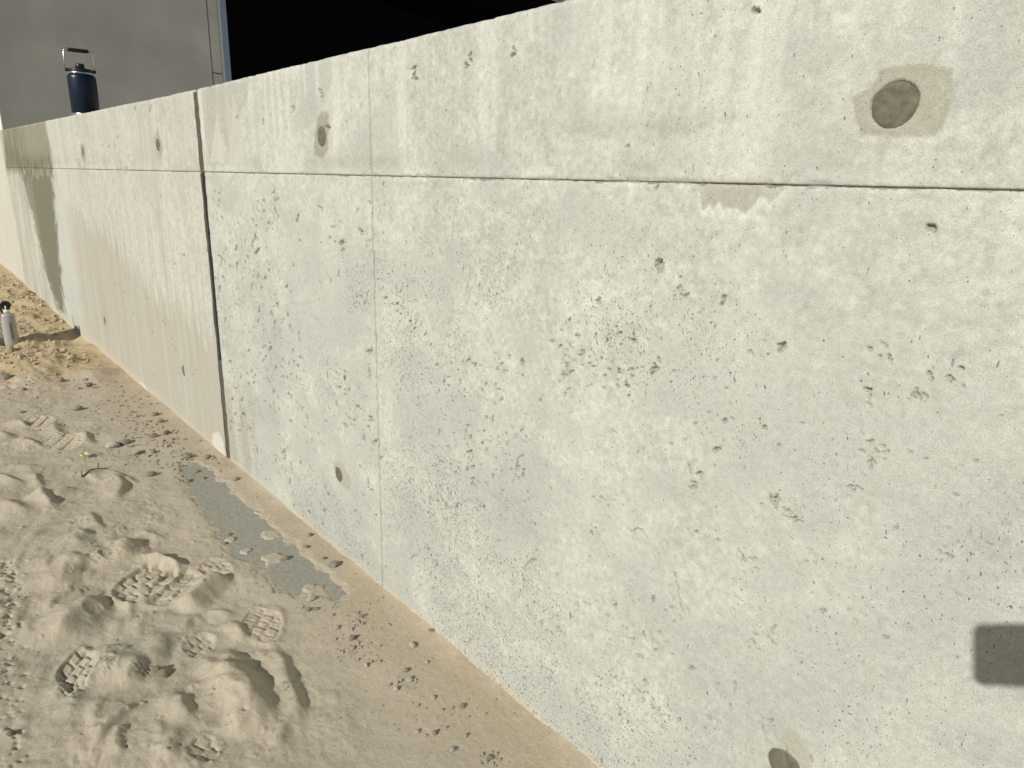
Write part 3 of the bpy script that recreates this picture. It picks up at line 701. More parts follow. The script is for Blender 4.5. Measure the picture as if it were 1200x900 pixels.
# many smaller scuffs: short curved crests thrown up by turning boots
sr = np.random.default_rng(77)
for _ in range(85):
    px, py = sr.uniform(-10, 330), sr.uniform(545, 905)
    if px > 60 + (py - 545) * 0.85 + 60: continue
    k_ = 0.35 + 0.65 * (py - 540) / 360; ang = sr.normal(1.15, 0.55); ln = sr.uniform(10, 30) * k_; bow = sr.normal(0, 0.35) * ln
    d_ = np.array([math.cos(ang), -math.sin(ang)]); n_ = np.array([d_[1], -d_[0]])
    P0 = np.array([px, py])
    ridge([tuple(P0 - d_ * ln), tuple(P0 - d_ * ln * 0.3 + n_ * bow * 0.8), tuple(P0 + d_ * ln * 0.3 + n_ * bow * 0.8), tuple(P0 + d_ * ln)], sr.uniform(0.003, 0.009), sr.uniform(0.008, 0.022), sr.uniform(0.02, 0.05), 0.4)
for _ in range(9):
    px, py = sr.uniform(10, 300), sr.uniform(570, 880)
    if px > 60 + (py - 545) * 0.85: continue
    k_ = 0.4 + 0.6 * (py - 540) / 360; w_, h_ = sr.uniform(16, 30) * k_, sr.uniform(9, 14) * k_
    tread([(px - w_, py + h_ * .4), (px, py - h_), (px + w_, py - h_ * .3), (px + w_ * .1, py + h_)], int(sr.integers(3, 6)), int(sr.integers(2, 5)), 0.008, 0.010, int(sr.random() < .4), 0.003, 20 + _, 0.75)
# loose sand slumps: soften the crests, then press the treads in crisply
def blur(A, sg, ax):
    k = np.exp(-0.5 * (np.arange(-int(3 * sg), int(3 * sg) + 1) / sg) ** 2); k /= k.sum(); h_ = len(k) // 2
    P_ = np.pad(A, [(h_, h_) if a == ax else (0, 0) for a in (0, 1)], mode='edge'); out = np.zeros_like(A)
    for i, w_ in enumerate(k): out += w_ * (P_[i:i + A.shape[0], :] if ax == 0 else P_[:, i:i + A.shape[1]])
    return out
soft = blur(blur(GZ, 1.9, 0), 1.5, 1)
GZ[24:-4, 20:-48] = soft[24:-4, 20:-48]
for s_, a_ in TREAD: GZ[s_] += a_
GZ += 0.0045 * (fbm(GX * 45, GY * 45, 109, 4, 0.65) - 0.5) * (0.35 + 0.65 * walked)
lump = sstep(0.60, 0.74, fbm(GX * 38, GY * 38, 110, 3)) * sstep(0.5, 0.65, fbm(GX * 6, GY * 6, 111, 3))
GZ += 0.0022 * lump * walked
# scattered little pocks at the left edge of the trampled strip, where gravel was pressed in
pr = np.random.default_rng(5)
for _ in range(70):
    px, py = pr.normal(10, 8), pr.uniform(660, 750)
    dent(px, py, pr.uniform(.004, .008), pr.uniform(.003, .006), -pr.uniform(.004, .009), pr.uniform(0, 3))
for _ in range(40):
    px, py = pr.normal(12, 10), pr.uniform(750, 900)
    dent(px, py, pr.uniform(.003, .007), pr.uniform(.002, .005), -pr.uniform(.003, .007), 0.9)
for _ in range(170):
    px, py = pr.uniform(20, 330), pr.uniform(560, 895)
    dent(px, py, pr.uniform(.003, .007), pr.uniform(.002, .005), pr.normal(0, .003), pr.uniform(0, 3))

# the hard grey slab: where it is swept bare the sand sheet dips under it
SLAB_PX = [(214, 548), (228, 541), (248, 551), (274, 577), (300, 597), (319, 616), (331, 630), (346, 641), (364, 656), (380, 669), (386, 676), (398, 684), (406, 695), (396, 704), (382, 698), (374, 688), (362, 694), (350, 697), (334, 690), (310, 674), (300, 660), (276, 652), (262, 640), (251, 618), (238, 598), (224, 578), (213, 562)]
SP = GP(SLAB_PX); sw = win(SP, 0.12); X, Y = GX[sw], GY[sw]
e1, e2 = 0.06 * (fbm(X * 22, Y * 22, 160, 6, 0.65) - 0.5), 0.06 * (fbm(X * 22, Y * 22, 165, 6, 0.65) - 0.5)
bare = poly_mask(X + e1, Y + e2, SP, 0.022)
for (px, py, r) in [(318, 626, 0.030), (322, 654, 0.036), (365, 688, 0.030), (300, 600, 0.012), (270, 632, 0.014), (288, 645, 0.018)]:
    c = on_ground(px, py); rr = np.hypot(X - c[0], Y - c[1]) / r + 1.2 * (fbm(X * 35, Y * 35, 170, 3) - 0.5); bare *= sstep(0.7, 1.15, rr)
GZ[sw] = GZ[sw] * (1 - 0.85 * bare) - bare * 0.0065 + 0.004 * (fbm(X * 70, Y * 70, 172, 4) - 0.5) * bare
hold = sstep(0.10, 0.02, bare) * poly_mask(X, Y, SP, 0.10)
GZ[sw] = np.where(GZ[sw] < 0.001, GZ[sw] * (1 - sstep(0, 0.3, hold)) + 0.001 * hold, GZ[sw])
# sand banked up a little against the wall
GZ += 0.014 * np.exp(GY / 0.03) * (0.1 + 1.5 * fbm(GX * 7, GY * 3, 171, 4) ** 2) * (GY > -0.3)

base = np.array([0.444, 0.390, 0.292]); warm = np.array([0.438, 0.365, 0.255]); ochre = np.array([0.46, 0.358, 0.21])
c = np.ones(GX.shape + (3,)) * base
def gmix(m, col):
    global c
    m = np.clip(m, 0, 1)[..., None]; c = c * (1 - m) + np.array(col) * m
gmix(0.7 * sstep(0.26, 0.03, -GY + 0.10 * (fbm(GX * 4, GY * 4, 181, 3) - 0.5)), warm)
gmix(0.5 * sstep(0.45, 0.7, fbm(GX * 3, GY * 3, 182, 4)), (0.425, 0.385, 0.298))
gmix(0.9 * sstep(-4.3, -4.9, GX + 0.9 * (fbm(GX * 3, GY * 6, 183, 4) - 0.5)), ochre)
gmix(0.55 * far * sstep(0.5, 0.7, fbm(GX * 5, GY * 9, 184, 4)), (0.40, 0.33, 0.21))
gmix(0.35 * sstep(0.06, 0.0, -GY) * sstep(0.4, 0.7, fbm(GX * 12, GY * 9, 185, 3)), (0.36, 0.29, 0.19))
c *= (1 + 0.10 * (fbm(GX * 14, GY * 14, 186, 4) - 0.5))[..., None]
nx, ny = len(gx), len(gy)
idx = np.arange(nx * ny).reshape(ny, nx)
q = np.stack([idx[:-1, :-1], idx[:-1, 1:], idx[1:, 1:], idx[1:, :-1]], -1).reshape(-1, 4)
co = np.stack([GX, GY, GZ], -1).reshape(-1, 3)
cc = np.concatenate([c.reshape(-1, 3), np.ones((nx * ny, 1))], 1)
ground = mesh_np('ground', co, q, M_SAND, None, True, {'tint': ('COLOR', cc)})
tag(ground, 'trampled beige sand with boot prints along the foot of the wall', kind='structure')
def gz(x, y):
    i = np.clip(np.searchsorted(gx, x), 1, nx - 1); j = np.clip(np.searchsorted(gy, y), 1, ny - 1); return float(GZ[j, i])

cen = SP.mean(0); n_ = len(SP)
SE = []
for i in range(n_):
    tdir = SP[(i + 1) % n_] - SP[i - 1]; nrm = np.array([tdir[1], -tdir[0]]); nrm /= np.linalg.norm(nrm)
    SE.append(SP[i] + nrm * 0.018 * (1 if in_poly(*(SP[i] - nrm * 0.004), SP) else -1))
sv = [(x_, y_, -0.0035) for x_, y_ in SE] + [(x_, y_, -0.09) for x_, y_ in SE]
slab = mesh_py('footing_slab', sv, [tuple(range(n_))] + [(k, k + n_, (k + 1) % n_ + n_, (k + 1) % n_) for k in range(n_)], M_SLAB)
if slab.data.polygons[0].normal.z < 0: slab.data.flip_normals()
tag(slab, 'patch of bare grey slab showing through the sand', kind='structure')
yard = box('upper_yard', (-120, 140, 0.262, 160, -0.3, 1.26), M_YARD); tag(yard, kind='structure')

# ------------------------------------------------------------------ building at the far end
M_BLD = plain('shaded_concrete', (0.65, 0.62, 0.52), 0.9, var=0.20, scale=0.9, bump=0.004)
M_BLUE = plain('frame_blue', (0.30, 0.36, 0.45), 0.45, 0.0, var=0.06, scale=8)  # even blue-grey base colour for the door frame
M_PALE = plain('glint_and_side_wall', (0.62, 0.66, 0.62), 0.5, var=0.05)
M_DARK = plain('dark_interior', (0.012, 0.012, 0.014), 0.9, var=0.2, scale=3, spec=0.1)  # shade inside the hall put into a near-black colour
r = ray(0.8, 140); corner = CAM + r * (-12.0 / r[0])
al = math.radians(17.0); U = np.array([-math.sin(al), math.cos(al)])          # along the shaded face; it looks towards +x
def face_s(px, py):
    d = ray(px, py); A = np.array([[d[0], -U[0]], [d[1], -U[1]]]); b = corner[:2] - CAM[:2]
    tt, s = np.linalg.solve(A, b); return s, CAM_H + d[2] * tt
bld = empty('hall_building', (corner[0], corner[1], 1.26), math.atan2(U[1], U[0]))
tag(bld, 'shaded grey concrete building with a black open bay behind the wall', 'building')
s_j = face_s(246, 45)[0]; s_f0 = face_s(257.6, 45)[0]; s_f1 = face_s(267.0, 45)[0]; s_end = face_s(900, 5)[0]
z_l = face_s(256, 86)[1] - 1.26
HB, HO, DEP = 6.4, 5.2, 9.0
# local axes: x along the face, y into the building (left of x)
def bb(name, dims, mat, bevel=0.0): return box(name, dims, mat, bld, bevel)
bb('wall_panel', (0, s_j - 0.012, 0.0, 0.30, -1.4, HB), M_BLD, 0.01)
bb('wall_panel', (s_j + 0.012, s_f0, 0.004, 0.30, z_l + 0.008, HB), M_BLD, 0.006)
bb('wall_panel', (s_j + 0.012, s_f0, 0.004, 0.30, -1.4, z_l - 0.008), M_BLD, 0.006)
bb('joint_strip', (s_j - 0.012, s_j + 0.012, 0.03, 0.29, -1.4, HB), M_CORE)
bb('door_frame', (s_f0 + 0.036, s_f1, -0.02, 0.28, -1.4, HO), M_BLUE, 0.008)
bb('frame_edge_glint', (s_f0 + 0.002, s_f0 + 0.034, -0.03, 0.26, -1.4, HO), M_PALE, 0.004)  # light caught on the frame's edge, painted as a pale strip
bb('lintel', (s_f0 + 0.001, s_end, 0.0, 0.30, HO + 0.003, HB), M_BLD, 0.01)
bb('side_wall', (0.001, 0.30, 0.302, DEP, -1.4, HB), M_PALE)
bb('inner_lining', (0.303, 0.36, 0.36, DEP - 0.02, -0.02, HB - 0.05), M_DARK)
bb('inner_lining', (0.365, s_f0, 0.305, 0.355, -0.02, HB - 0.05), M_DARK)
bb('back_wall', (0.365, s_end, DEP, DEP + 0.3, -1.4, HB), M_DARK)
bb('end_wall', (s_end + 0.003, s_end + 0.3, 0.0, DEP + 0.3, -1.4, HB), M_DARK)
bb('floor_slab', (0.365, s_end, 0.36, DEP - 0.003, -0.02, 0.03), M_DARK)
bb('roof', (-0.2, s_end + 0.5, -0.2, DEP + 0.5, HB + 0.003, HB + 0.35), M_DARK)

# ------------------------------------------------------------------ insulated jug on the wall
M_NAVY = plain('navy_coat', (0.004, 0.013, 0.028), 0.33, 0.0, var=0.1, scale=200, spec=0.3)
M_STEEL = plain('brushed_steel', (0.62, 0.62, 0.60), 0.28, 1.0, var=0.06, scale=60)
M_BLACK = plain('black_plastic', (0.008, 0.008, 0.009), 0.45, var=0.15, scale=40)
rj = ray(98.5, 115); jx = rj[0] / rj[1] * (CAM_D + 0.082)
jug = empty('insulated_jug', (jx, 0.082, float(TOPZ(np.array(jx))) + 0.001))
jug.scale = (0.92, 0.92, 0.99)
tag(jug, 'navy insulated jug with black lid and carry handle standing on the wall', 'jug')
R = 0.080
lathe('body', [(R * .96, 0.016), (R, 0.020), (R, 0.205), (R * .985, 0.215), (R * .90, 0.226), (R * .84, 0.229)], M_NAVY, jug, 64)
lathe('base_ring', [(R * .90, 0.0), (R * .955, 0.003), (R * .965, 0.0155), (R * .9, 0.0158)], M_STEEL, jug, 64)
lathe('neck_ring', [(R * .84, 0.2295), (R * .835, 0.240), (R * .80, 0.241)], M_STEEL, jug, 64)
lid = lathe('lid', [(R * .80, 0.2415), (R * .86, 0.243), (R * .87, 0.252), (R * .80, 0.258), (R * .40, 0.263)], M_BLACK, jug, 56)
lathe('cap', [(R * .30, 0.2635), (R * .32, 0.266), (R * .32, 0.283), (R * .28, 0.287)], M_BLACK, lid, 32)
hd = np.array([0.13, 0.99]); hd /= np.linalg.norm(hd)           # the handle stands across the line of sight
for sgn in (-1, 1):
    p = sgn * hd
    # pivot lugs reaching out of the lid
    a = tube('handle_lug', [(p[0] * R * .80, p[1] * R * .80, .250), (p[0] * R * 1.06, p[1] * R * 1.06, .250)], 0.009, M_BLACK, lid, 12)
pts = []
for sgn in (-1, 1):
    p = sgn * hd; col_ = [(p[0] * R * 1.0, p[1] * R * 1.0, .250), (p[0] * R * 1.01, p[1] * R * 1.01, .300), (p[0] * R * .99, p[1] * R * .99, .346), (p[0] * R * .95, p[1] * R * .95, .354), (p[0] * R * .86, p[1] * R * .86, .358), (p[0] * R * .70, p[1] * R * .70, .358)]
    pts += col_ if sgn < 0 else col_[::-1]
tube('handle', pts, 0.0034, M_STEEL, jug, 10)
gp = [np.array([hd[0] * R * s, hd[1] * R * s, .358]) for s in (-.72, -.70, -.5, 0, .5, .70, .72)]
tube('handle_grip', gp, [0.007, 0.0095, 0.0105, 0.011, 0.0105, 0.0095, 0.007], M_BLACK, jug, 16)

# ------------------------------------------------------------------ spray bottle in the sand
M_PET = plain('frosted_plastic', (0.36, 0.365, 0.35), 0.35, var=0.06, scale=30, spec=0.5)
M_LET = plain('black_print', (0.01, 0.01, 0.012), 0.6, var=0.2)
M_WHITE = plain('white_plastic', (0.7, 0.7, 0.68), 0.4, var=0.05)
bp_ = on_ground(14.5, 403); bx_, by_ = bp_
view = np.arctan2(CAM[1] - by_, CAM[0] - bx_)
sb = empty('spray_bottle', (bx_, by_, gz(bx_, by_) - 0.012), view + math.pi / 2)      # local -y looks at the camera
tag(sb, 'grey translucent spray bottle with black trigger head standing in the sand', 'spray bottle')
sb.scale = (1.08, 1.08, 1.06)
lathe('bottle_body', [(.030, 0), (.0355, .004), (.0365, .02), (.0365, .188), (.0355, .197), (.031, .204), (.017, .209), (.0145, .212)], M_PET, sb, 48, 1.02, 0.8)
lathe('collar', [(.016, .2125), (.0185, .214), (.0185, .230), (.015, .232)], M_WHITE, sb, 32)
hv = []
prof = [(-.030, .268), (-.036, .256), (-.030, .250), (-.016, .250), (-.018, .234), (.020, .234), (.022, .250), (.030, .252), (.024, .272), (.010, .284), (-.012, .284)]
n = len(prof); vv = [(x_, -.0125, z_) for x_, z_ in prof] + [(x_, .0125, z_) for x_, z_ in prof]
ff = [tuple(range(n)), tuple(range(n, 2 * n))[::-1]] + [(k, k + n, (k + 1) % n + n, (k + 1) % n) for k in range(n)]
hdm = mesh_py('trigger_head', vv, ff, M_BLACK, sb); b_ = hdm.modifiers.new('bevel', 'BEVEL'); b_.width = .004; b_.segments = 3
tube('trigger', [(-.020, 0, .250), (-.027, 0, .236), (-.026, 0, .222), (-.022, 0, .212)], [.006, .0055, .005, .004], M_BLACK, sb, 10)
tube('nozzle', [(-.034, 0, .262), (-.046, 0, .262)], [.0075, .0065], M_BLACK, sb, 14)
tube('pump_stem', [(-.004, -.0135, .214), (-.003, -.0145, .236), (-.002, -.0145, .256)], .0035, M_WHITE, sb, 10)
# the upright print on the front of the bottle: dark strokes too small to read
pv = []; pf = []
pg = np.random.default_rng(3)
zc = .045
while zc < .145:
    h_ = pg.uniform(.005, .010)
    for (x0, x1) in ((.002, .006), (.0085, .0135)):
        z0, z1 = zc + pg.uniform(0, .002), zc + h_
        k = len(pv)
        for (x_, z_) in ((x0, z0), (x1, z0), (x1, z1), (x0, z1)):
            a = math.asin(x_ / (.0365 * 1.02)); pv.append((x_, -.0365 * .8 * math.cos(a) - .0006, z_))
        pf.append((k, k + 1, k + 2, k + 3))
    zc += h_ + .003
mesh_py('printed_lettering', pv, pf, M_LET, sb)

# ------------------------------------------------------------------ unseen bucket and stick, added just left of the view to shade the bottle
M_BUCK = plain('black_rubber', (0.02, 0.02, 0.02), 0.6, var=0.2, scale=20)
M_STICK = plain('stick_wood', (0.30, 0.22, 0.13), 0.85, var=0.25, scale=50)
kx, ky = -5.61, -0.73
bk = empty('added_shadow_bucket', (kx, ky, gz(kx, ky) - 0.004))
tag(bk, 'added black bucket, out of view, placed to shade the spray bottle', 'bucket')
lathe('bucket_shell', [(.085, 0), (.090, .004), (.112, .385), (.118, .388), (.118, .400), (.108, .400), (.105, .39), (.085, .02), (.01, .018)], M_BUCK, bk, 40)
tube('bail_handle', [(.116 * math.cos(a_), -.116 * math.sin(a_), .37 - .10 * math.sin(a_)) for a_ in np.linspace(0, math.pi, 15)], .003, M_STEEL, bk, 8)
st = tube('added_shadow_stick', [(-.070, .02, .03), (-.085, .02, .30), (-.098, .02, .50)], .009, M_STICK, None, 10); st.location = (kx, ky, gz(kx, ky))
tag(st, 'added wooden stick in the unseen bucket, placed for its thin shadow', 'stick')

# ------------------------------------------------------------------ phone whose shadow falls on the wall
M_PHONE = plain('phone_glass', (0.02, 0.02, 0.022), 0.2, var=0.05)
def phone():
    w0, w1, h0, h1, th, rr = -0.0130, 0.146, -0.0560, 0.0150, 0.0085, 0.009     # along the frame's right and up, seen from the lens
    ring = []
    for (cx, cy, a0) in ((w1 - rr, h1 - rr, 0), (w0 + rr, h1 - rr, 90), (w0 + rr, h0 + rr, 180), (w1 - rr, h0 + rr, 270)):
        for k in range(7):
            a = math.radians(a0 + 15 * k); ring.append((cx + rr * math.cos(a), cy + rr * math.sin(a)))
    n = len(ring)
    def P(a, b, c): return CAM + a * right - b * down - c * fwd
    v = [P(a, b, 0.004) for a, b in ring] + [P(a, b, 0.004 + th) for a, b in ring]
    o_ = CAM - 0.008 * fwd
    f = [tuple(range(n)), tuple(range(n, 2 * n))[::-1]] + [(k, k + n, (k + 1) % n + n, (k + 1) % n) for k in range(n)]
    root = empty('smartphone', o_)
    b = mesh_py('phone_body', [p - o_ for p in v], f, M_PHONE, root); bm_ = b.modifiers.new('bevel', 'BEVEL'); bm_.width = 0.002; bm_.segments = 2
    s = [P(a * 0.985 + 0.001, b * 0.97, 0.004 + th + 0.0004) for a, b in ring]
    mesh_py('screen', [p - o_ for p in s], [tuple(range(n))[::-1]], M_BLACK, root)
    tag(root, 'dark smartphone held up level in front of the wall, throwing the rectangular shadow', 'phone')
phone()

# ------------------------------------------------------------------ stones, clods, twigs
def stone_mesh(seed, n1=8, n2=6):
    g_ = np.random.default_rng(seed); v = []; f = []
    ax = g_.uniform(0.75, 1.25, 3)
    dirs = g_.normal(size=(7, 3)); dirs /= np.linalg.norm(dirs, axis=1)[:, None]; cut = g_.uniform(0.62, 0.95, 7)
    for j in range(1, n2):
        for k in range(n1):
            th, ph = math.pi * j / n2, 2 * math.pi * (k + 0.5 * (j % 2)) / n1
            v.append(np.array([math.sin(th) * math.cos(ph), math.sin(th) * math.sin(ph), math.cos(th)]))
    v = [np.array([0, 0, 1.0])] + v + [np.array([0, 0, -1.0])]
    out = []
    for p in v:
        d = dirs @ p; r_ = min([1.0] + [cc_ / dd for cc_, dd in zip(cut, d) if dd > 0.05]); out.append(p * r_ * ax * g_.uniform(0.95, 1.05))
    for k in range(n1): f.append((0, 1 + k, 1 + (k + 1) % n1))
    for j in range(n2 - 2):
        for k in range(n1):
            a, b = 1 + j * n1 + k, 1 + j * n1 + (k + 1) % n1; f.append((a, a + n1, b + n1, b))
    e = len(v) - 1; s0 = 1 + (n2 - 2) * n1
    for k in range(n1): f.append((s0 + k, e, s0 + (k + 1) % n1))
    return np.array(out), f
STM = []
for s in range(8):
    v, f = stone_mesh(40 + s, 10, 7)
    for mt in (M_STONE, M_STONE2, M_CLOD):
        me = bpy.data.meshes.new('stone'); me.from_pydata([tuple(map(float, p)) for p in v], [], f); me.update(); me.materials.append(mt); STM.append(me)
srng = np.random.default_rng(11)
def stone(px, py, wpx, label, group=None, kind=0, flat=0.65, name='stone', cat='stone'):
    p = on_ground(px, py); z = gz(*p); dist = np.linalg.norm(np.array([*p, z]) - CAM)
    r_ = wpx * 0.5 * dist / FPX * 0.90
    o = bpy.data.objects.new(name, STM[int(srng.integers(8)) * 3 + kind]); link(o)
    o.location = (p[0], p[1], z + r_ * flat * 0.45); o.scale = (r_, r_ * srng.uniform(.75, 1.0), r_ * flat)
    o.rotation_euler = (srng.uniform(-.3, .3), srng.uniform(-.3, .3), srng.uniform(0, 6.28))
    return tag(o, label, cat, group)
stone(391, 664, 12, 'dark brown angular stone on the sand right of the bare slab tip', kind=0, flat=0.8)
stone(380, 655, 6, 'small brown stone just above the dark angular one by the slab')
stone(177, 556, 11, 'lone dark stone on the sand left of the bare slab')
stone(183, 789, 20, 'crumbly pale sand clod among the boot prints', kind=2, name='sand_clod', cat='clod', flat=0.6)
stone(191, 792, 13, 'smaller crumb of sand against the pale clod', kind=2, name='sand_clod', cat='clod')
stone(365, 703, 11, 'pale stone below the lower tip of the bare slab', kind=1)
stone(361, 715, 9, 'brown stone below the pale one at the slab tip')
stone(370, 714, 7, 'little brown stone right beside another under the slab tip')
stone(358, 642, 8, 'brown stone between the slab edge and the wall, upper of two')
stone(363, 629, 7, 'small stone close to the wall foot right of the slab')
stone(335, 654, 10, 'brown stone at the edge of the sand crust on the slab')
stone(268, 626, 7, 'stone lying on the left part of the bare slab')
stone(263, 636, 6, 'smaller stone below it on the left of the bare slab')
stone(483, 757, 11, 'pale grey stone alone on the sand, halfway to the wall', kind=1)
stone(455, 733, 7, 'small pale pebble alone left of the wall foot', kind=1)
stone(506, 743, 7, 'dark pebble touching the wall foot')
stone(500, 777, 6, 'small pebble near the wall foot below the pale grey stone', kind=1)
stone(243, 537, 9, 'brown stone at the upper tip of the bare slab by the joint foot')
stone(249, 538, 6, 'white chip beside the stone at the joint foot', kind=1)
stone(276, 563, 7, 'brown stone on the sand strip between slab and wall')
stone(132, 523, 13, 'bluish grey crumbly stone in the stony strip', kind=1)
stone(5, 443, 12, 'rounded dark stone at the left edge of the picture')
stone(530, 880, 11, 'pale stone near the lower edge of the picture', kind=1)
stone(13, 862, 8, 'dark stone half buried near the lower left corner')
SMALL = []
for px, py, w, k, lab in [
    (464, 807, 10, 1, 'pale pebble, lowest of the tight cluster in the lower middle of the sand'),
    (480, 797, 9, 1, 'pale pebble, rightmost of the tight cluster in the lower middle of the sand'),
    (476, 786, 9, 0, 'brown pebble, topmost of the tight cluster in the lower middle of the sand'),
    (413, 748, 9, 0, 'grey pebble topping the scattered patch left of the pale grey stone'),
    (413, 759, 8, 1, 'pale pebble under the topmost one of the scattered patch'),
    (429, 779, 7, 1, 'pale pebble at the lower end of the scattered patch'),
    (424, 722, 8, 0, 'dark pebble in the loose patch below the slab tip'),
    (395, 735, 8, 1, 'pale pebble left of the loose dark patch below the slab'),
    (507, 818, 9, 1, 'pebble on bare sand right below the tight pale cluster'),
    (542, 828, 8, 0, 'dark pebble near the bottom edge, closest to the wall'),
    (510, 859, 9, 0, 'dark pebble above the pale stone near the lower edge'),
    (546, 863, 7, 1, 'pale pebble right of the dark one near the lower edge'),
    (489, 857, 7, 1, 'pale pebble left of the dark one near the lower edge'),
    (575, 888, 8, 0, 'pebble in the small heap at the bottom edge beside the wall'),
    (188, 495, 9, 0, 'brown stone at the top of the stony strip along the wall'),
    (182, 487, 8, 0, 'smaller brown stone just above the topmost of the stony strip'),
    (195, 508, 10, 0, 'brown stone in the stony strip, close to the wall foot'),
    (180, 512, 9, 0, 'brown stone in the middle of the stony strip'),
    (147, 519, 11, 0, 'long brown stone beside the bluish grey one in the stony strip'),
    (162, 530, 10, 0, 'flat brown stone below the bluish grey one in the stony strip'),
    (180, 529, 9, 0, 'brown stone right of the flat one in the stony strip'),
    (220, 536, 11, 0, 'brown stone at the upper left corner of the bare slab'),
    (229, 552, 9, 0, 'brown stone lying on the upper end of the bare slab'),
    (239, 560, 8, 0, 'brown stone on the slab just below another near its upper end'),
    (220, 563, 8, 0, 'brown stone at the left edge of the slab near its upper end'),
    (92, 481, 10, 0, 'dark clod alone on the smooth sand below the ochre heap'),
    (105, 453, 10, 0, 'dark clod at the right end of the tumbled ochre sand'),
    (72, 448, 8, 0, 'dark clod in the middle of the tumbled ochre sand edge'),
    (27, 458, 8, 0, 'dark clod at the lower left of the tumbled ochre sand')]:
    stone(px, py, w, lab, None, k)
SMALL += [(470, 798, 6), (457, 801, 6), (487, 797, 6), (466, 800, 6), (420, 718, 6), (429, 721, 5), (419, 729, 6), (425, 731, 6), (390, 721, 6), (412, 737, 6), (415, 733, 5),
          (420, 753, 6), (410, 757, 6), (423, 758, 6), (435, 775, 6), (445, 775, 6), (445, 757, 6), (420, 772, 6), (393, 748, 6), (402, 763, 5), (418, 745, 5), (549, 840, 6), (523, 853, 6), (499, 862, 5),
          (490, 826, 6), (530, 830, 6), (518, 832, 6), (569, 837, 4), (566, 884, 6), (582, 884, 6), (570, 893, 6), (586, 890, 5), (578, 895, 6), (563, 896, 5), (204, 508, 6), (202, 515, 6), (140, 519, 6), (207, 543, 6),
          (213, 546, 6), (224, 561, 6), (160, 489, 6), (155, 484, 6), (195, 523, 6), (200, 519, 6), (174, 533, 6), (26, 484, 6), (42, 433, 7), (111, 455, 7), (92, 456, 7), (14, 434, 7), (66, 440, 7), (100, 447, 7), (85, 427, 7)]
for px, py, w, lab in [(63, 414, 13, 'ochre lump of loose sand just below the shadow end by the wall'), (12, 413, 12, 'ochre lump of loose sand in front of the spray bottle'),
                       (85, 425, 11, 'ochre lump of loose sand nearest the wall below the bottle shadow'), (30, 350, 12, 'ochre lump of loose sand behind the spray bottle head'),
                       (24, 425, 10, 'ochre lump of loose sand further down in front of the spray bottle')]:
    stone(px, py, w, lab, None, 2, 0.6, 'sand_clod', 'clod')

# fine gravel that nobody could count: one mesh
gv, gf = [], []
gr = np.random.default_rng(31)
def grit(px, py, wpx):
    p = on_ground(px, py)
    if p[1] > -0.012: return
    z = gz(*p); r_ = wpx * 0.5 * np.linalg.norm(np.array([*p, z]) - CAM) / FPX
    a = gr.uniform(0, 6.28); ca, sa = math.cos(a), math.sin(a); k = len(gv)
    pts_ = np.array([(1, 0, 0), (.2, .8, 0), (-.9, .3, 0), (-.4, -.8, 0), (.1, .1, .75), (0, 0, -.6)]) * gr.uniform(.7, 1.2, (6, 3)) * r_
    for q_ in pts_: gv.append((p[0] + q_[0] * ca - q_[1] * sa, p[1] + q_[0] * sa + q_[1] * ca, z + q_[2] + r_ * .2))
    for i in range(4): gf.append((k + i, k + (i + 1) % 4, k + 4)); gf.append((k + (i + 1) % 4, k + i, k + 5))
for a_ in SMALL: grit(*a_)
for _ in range(330):
    u = gr.random(); grit(130 + 110 * u + gr.normal(0, 18), 470 + 92 * u + gr.normal(0, 16), gr.uniform(1.2, 4.2))
for (cx, cy, sx_, sy_, n_) in [(420, 725, 14, 9, 45), (415, 757, 15, 10, 60), (470, 800, 20, 10, 26), (520, 845, 40, 20, 40), (575, 888, 15, 7, 26), (375, 715, 16, 10, 32), (300, 640, 45, 35, 26), (8, 700, 9, 25, 45), (10, 770, 10, 30, 30), (60, 450, 50, 9, 130), (110, 505, 40, 25, 60), (342, 795, 5, 10, 22), (440, 765, 60, 40, 30)]:
    for _ in range(n_): grit(gr.normal(cx, sx_), gr.normal(cy, sy_), gr.uniform(1.0, 3.4))
for _ in range(420): grit(gr.uniform(0, 480), gr.uniform(540, 900), gr.uniform(0.8, 2.2))
grv = mesh_py('gravel', gv, gf, M_STONE); tag(grv, 'fine brown grit strewn over the sand', 'gravel', kind='stuff')

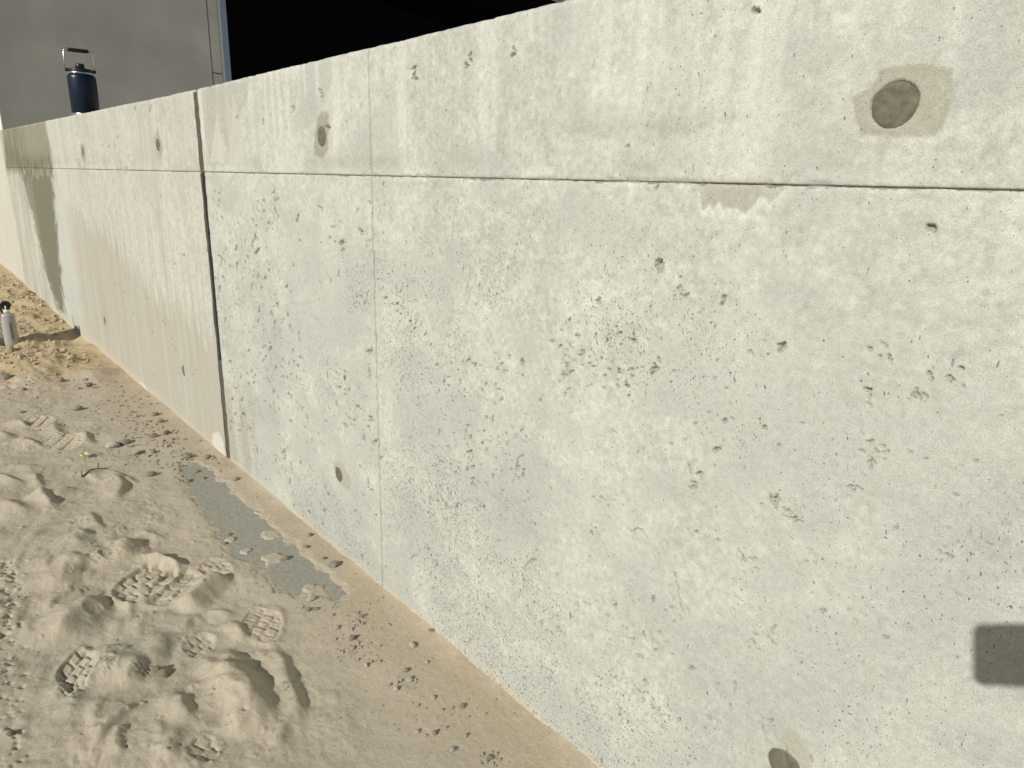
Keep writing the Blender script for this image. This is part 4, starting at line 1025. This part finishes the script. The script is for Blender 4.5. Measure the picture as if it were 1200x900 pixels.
gv, gf = [], []
for (cx, cy, sx_, sy_, n_) in [(45, 415, 45, 9, 130), (45, 355, 25, 10, 90), (35, 385, 30, 12, 50), (20, 335, 14, 6, 30), (80, 372, 12, 8, 24)]:
    for _ in range(n_): grit(gr.normal(cx, sx_), gr.normal(cy, sy_), gr.uniform(2.0, 7.0))
lmp = mesh_py('loose_lumps', gv, gf, M_CLOD); tag(lmp, 'crumbled ochre sand around the spray bottle', 'sand', kind='stuff')

# twig and yellow leaf
M_TWIG = plain('twig_bark', (0.10, 0.075, 0.045), 0.9, var=0.3, scale=80)
M_LEAF = plain('yellow_leaf', (0.55, 0.52, 0.24), 0.7, var=0.15, scale=60)
def lift(px, py, dz): p = on_ground(px, py); return np.array([p[0], p[1], gz(*p) + dz])
tw = empty('twig', lift(96, 557, 0)); ow = np.array(tw.location)
tag(tw, 'thin forked dry twig lying on the sand below the yellow leaf', 'twig')
tube('stem', [lift(96, 558, .003) - ow, lift(106, 553, .008) - ow, lift(115, 551, .010) - ow, lift(127, 549, .004) - ow], [.0035, .003, .0026, .0015], M_TWIG, tw, 7)
tube('side_shoot', [lift(96, 558, .003) - ow, lift(96, 556, .018) - ow], [.0028, .0016], M_TWIG, tw, 6)
tube('side_shoot', [lift(115, 551, .010) - ow, lift(116, 549, .028) - ow], [.0025, .0014], M_TWIG, tw, 6)
lp = lift(100, 537, 0.006); lv, lf = [], []
for (a, ln) in ((0.2, .020), (1.5, .017), (2.7, .021), (4.1, .016), (5.2, .018)):
    k = len(lv); d_ = np.array([math.cos(a), math.sin(a), 0]); n_ = np.array([-math.sin(a), math.cos(a), 0])
    for (s_, w_, h_) in ((0, .002, 0), (.45, .008, .009), (.8, .006, .012), (1, .001, .008)):
        lv += [d_ * ln * s_ + n_ * w_ + (0, 0, h_), d_ * ln * s_ - n_ * w_ + (0, 0, h_ + .001)]
    for i in range(3): lf.append((k + 2 * i, k + 2 * i + 1, k + 2 * i + 3, k + 2 * i + 2))
lo = mesh_py('leaf', lv, lf, M_LEAF); lo.location = lp; sm_ = lo.modifiers.new('thickness', 'SOLIDIFY'); sm_.thickness = 0.0008
tag(lo, 'small crumpled yellow leaf on the sand', 'leaf')
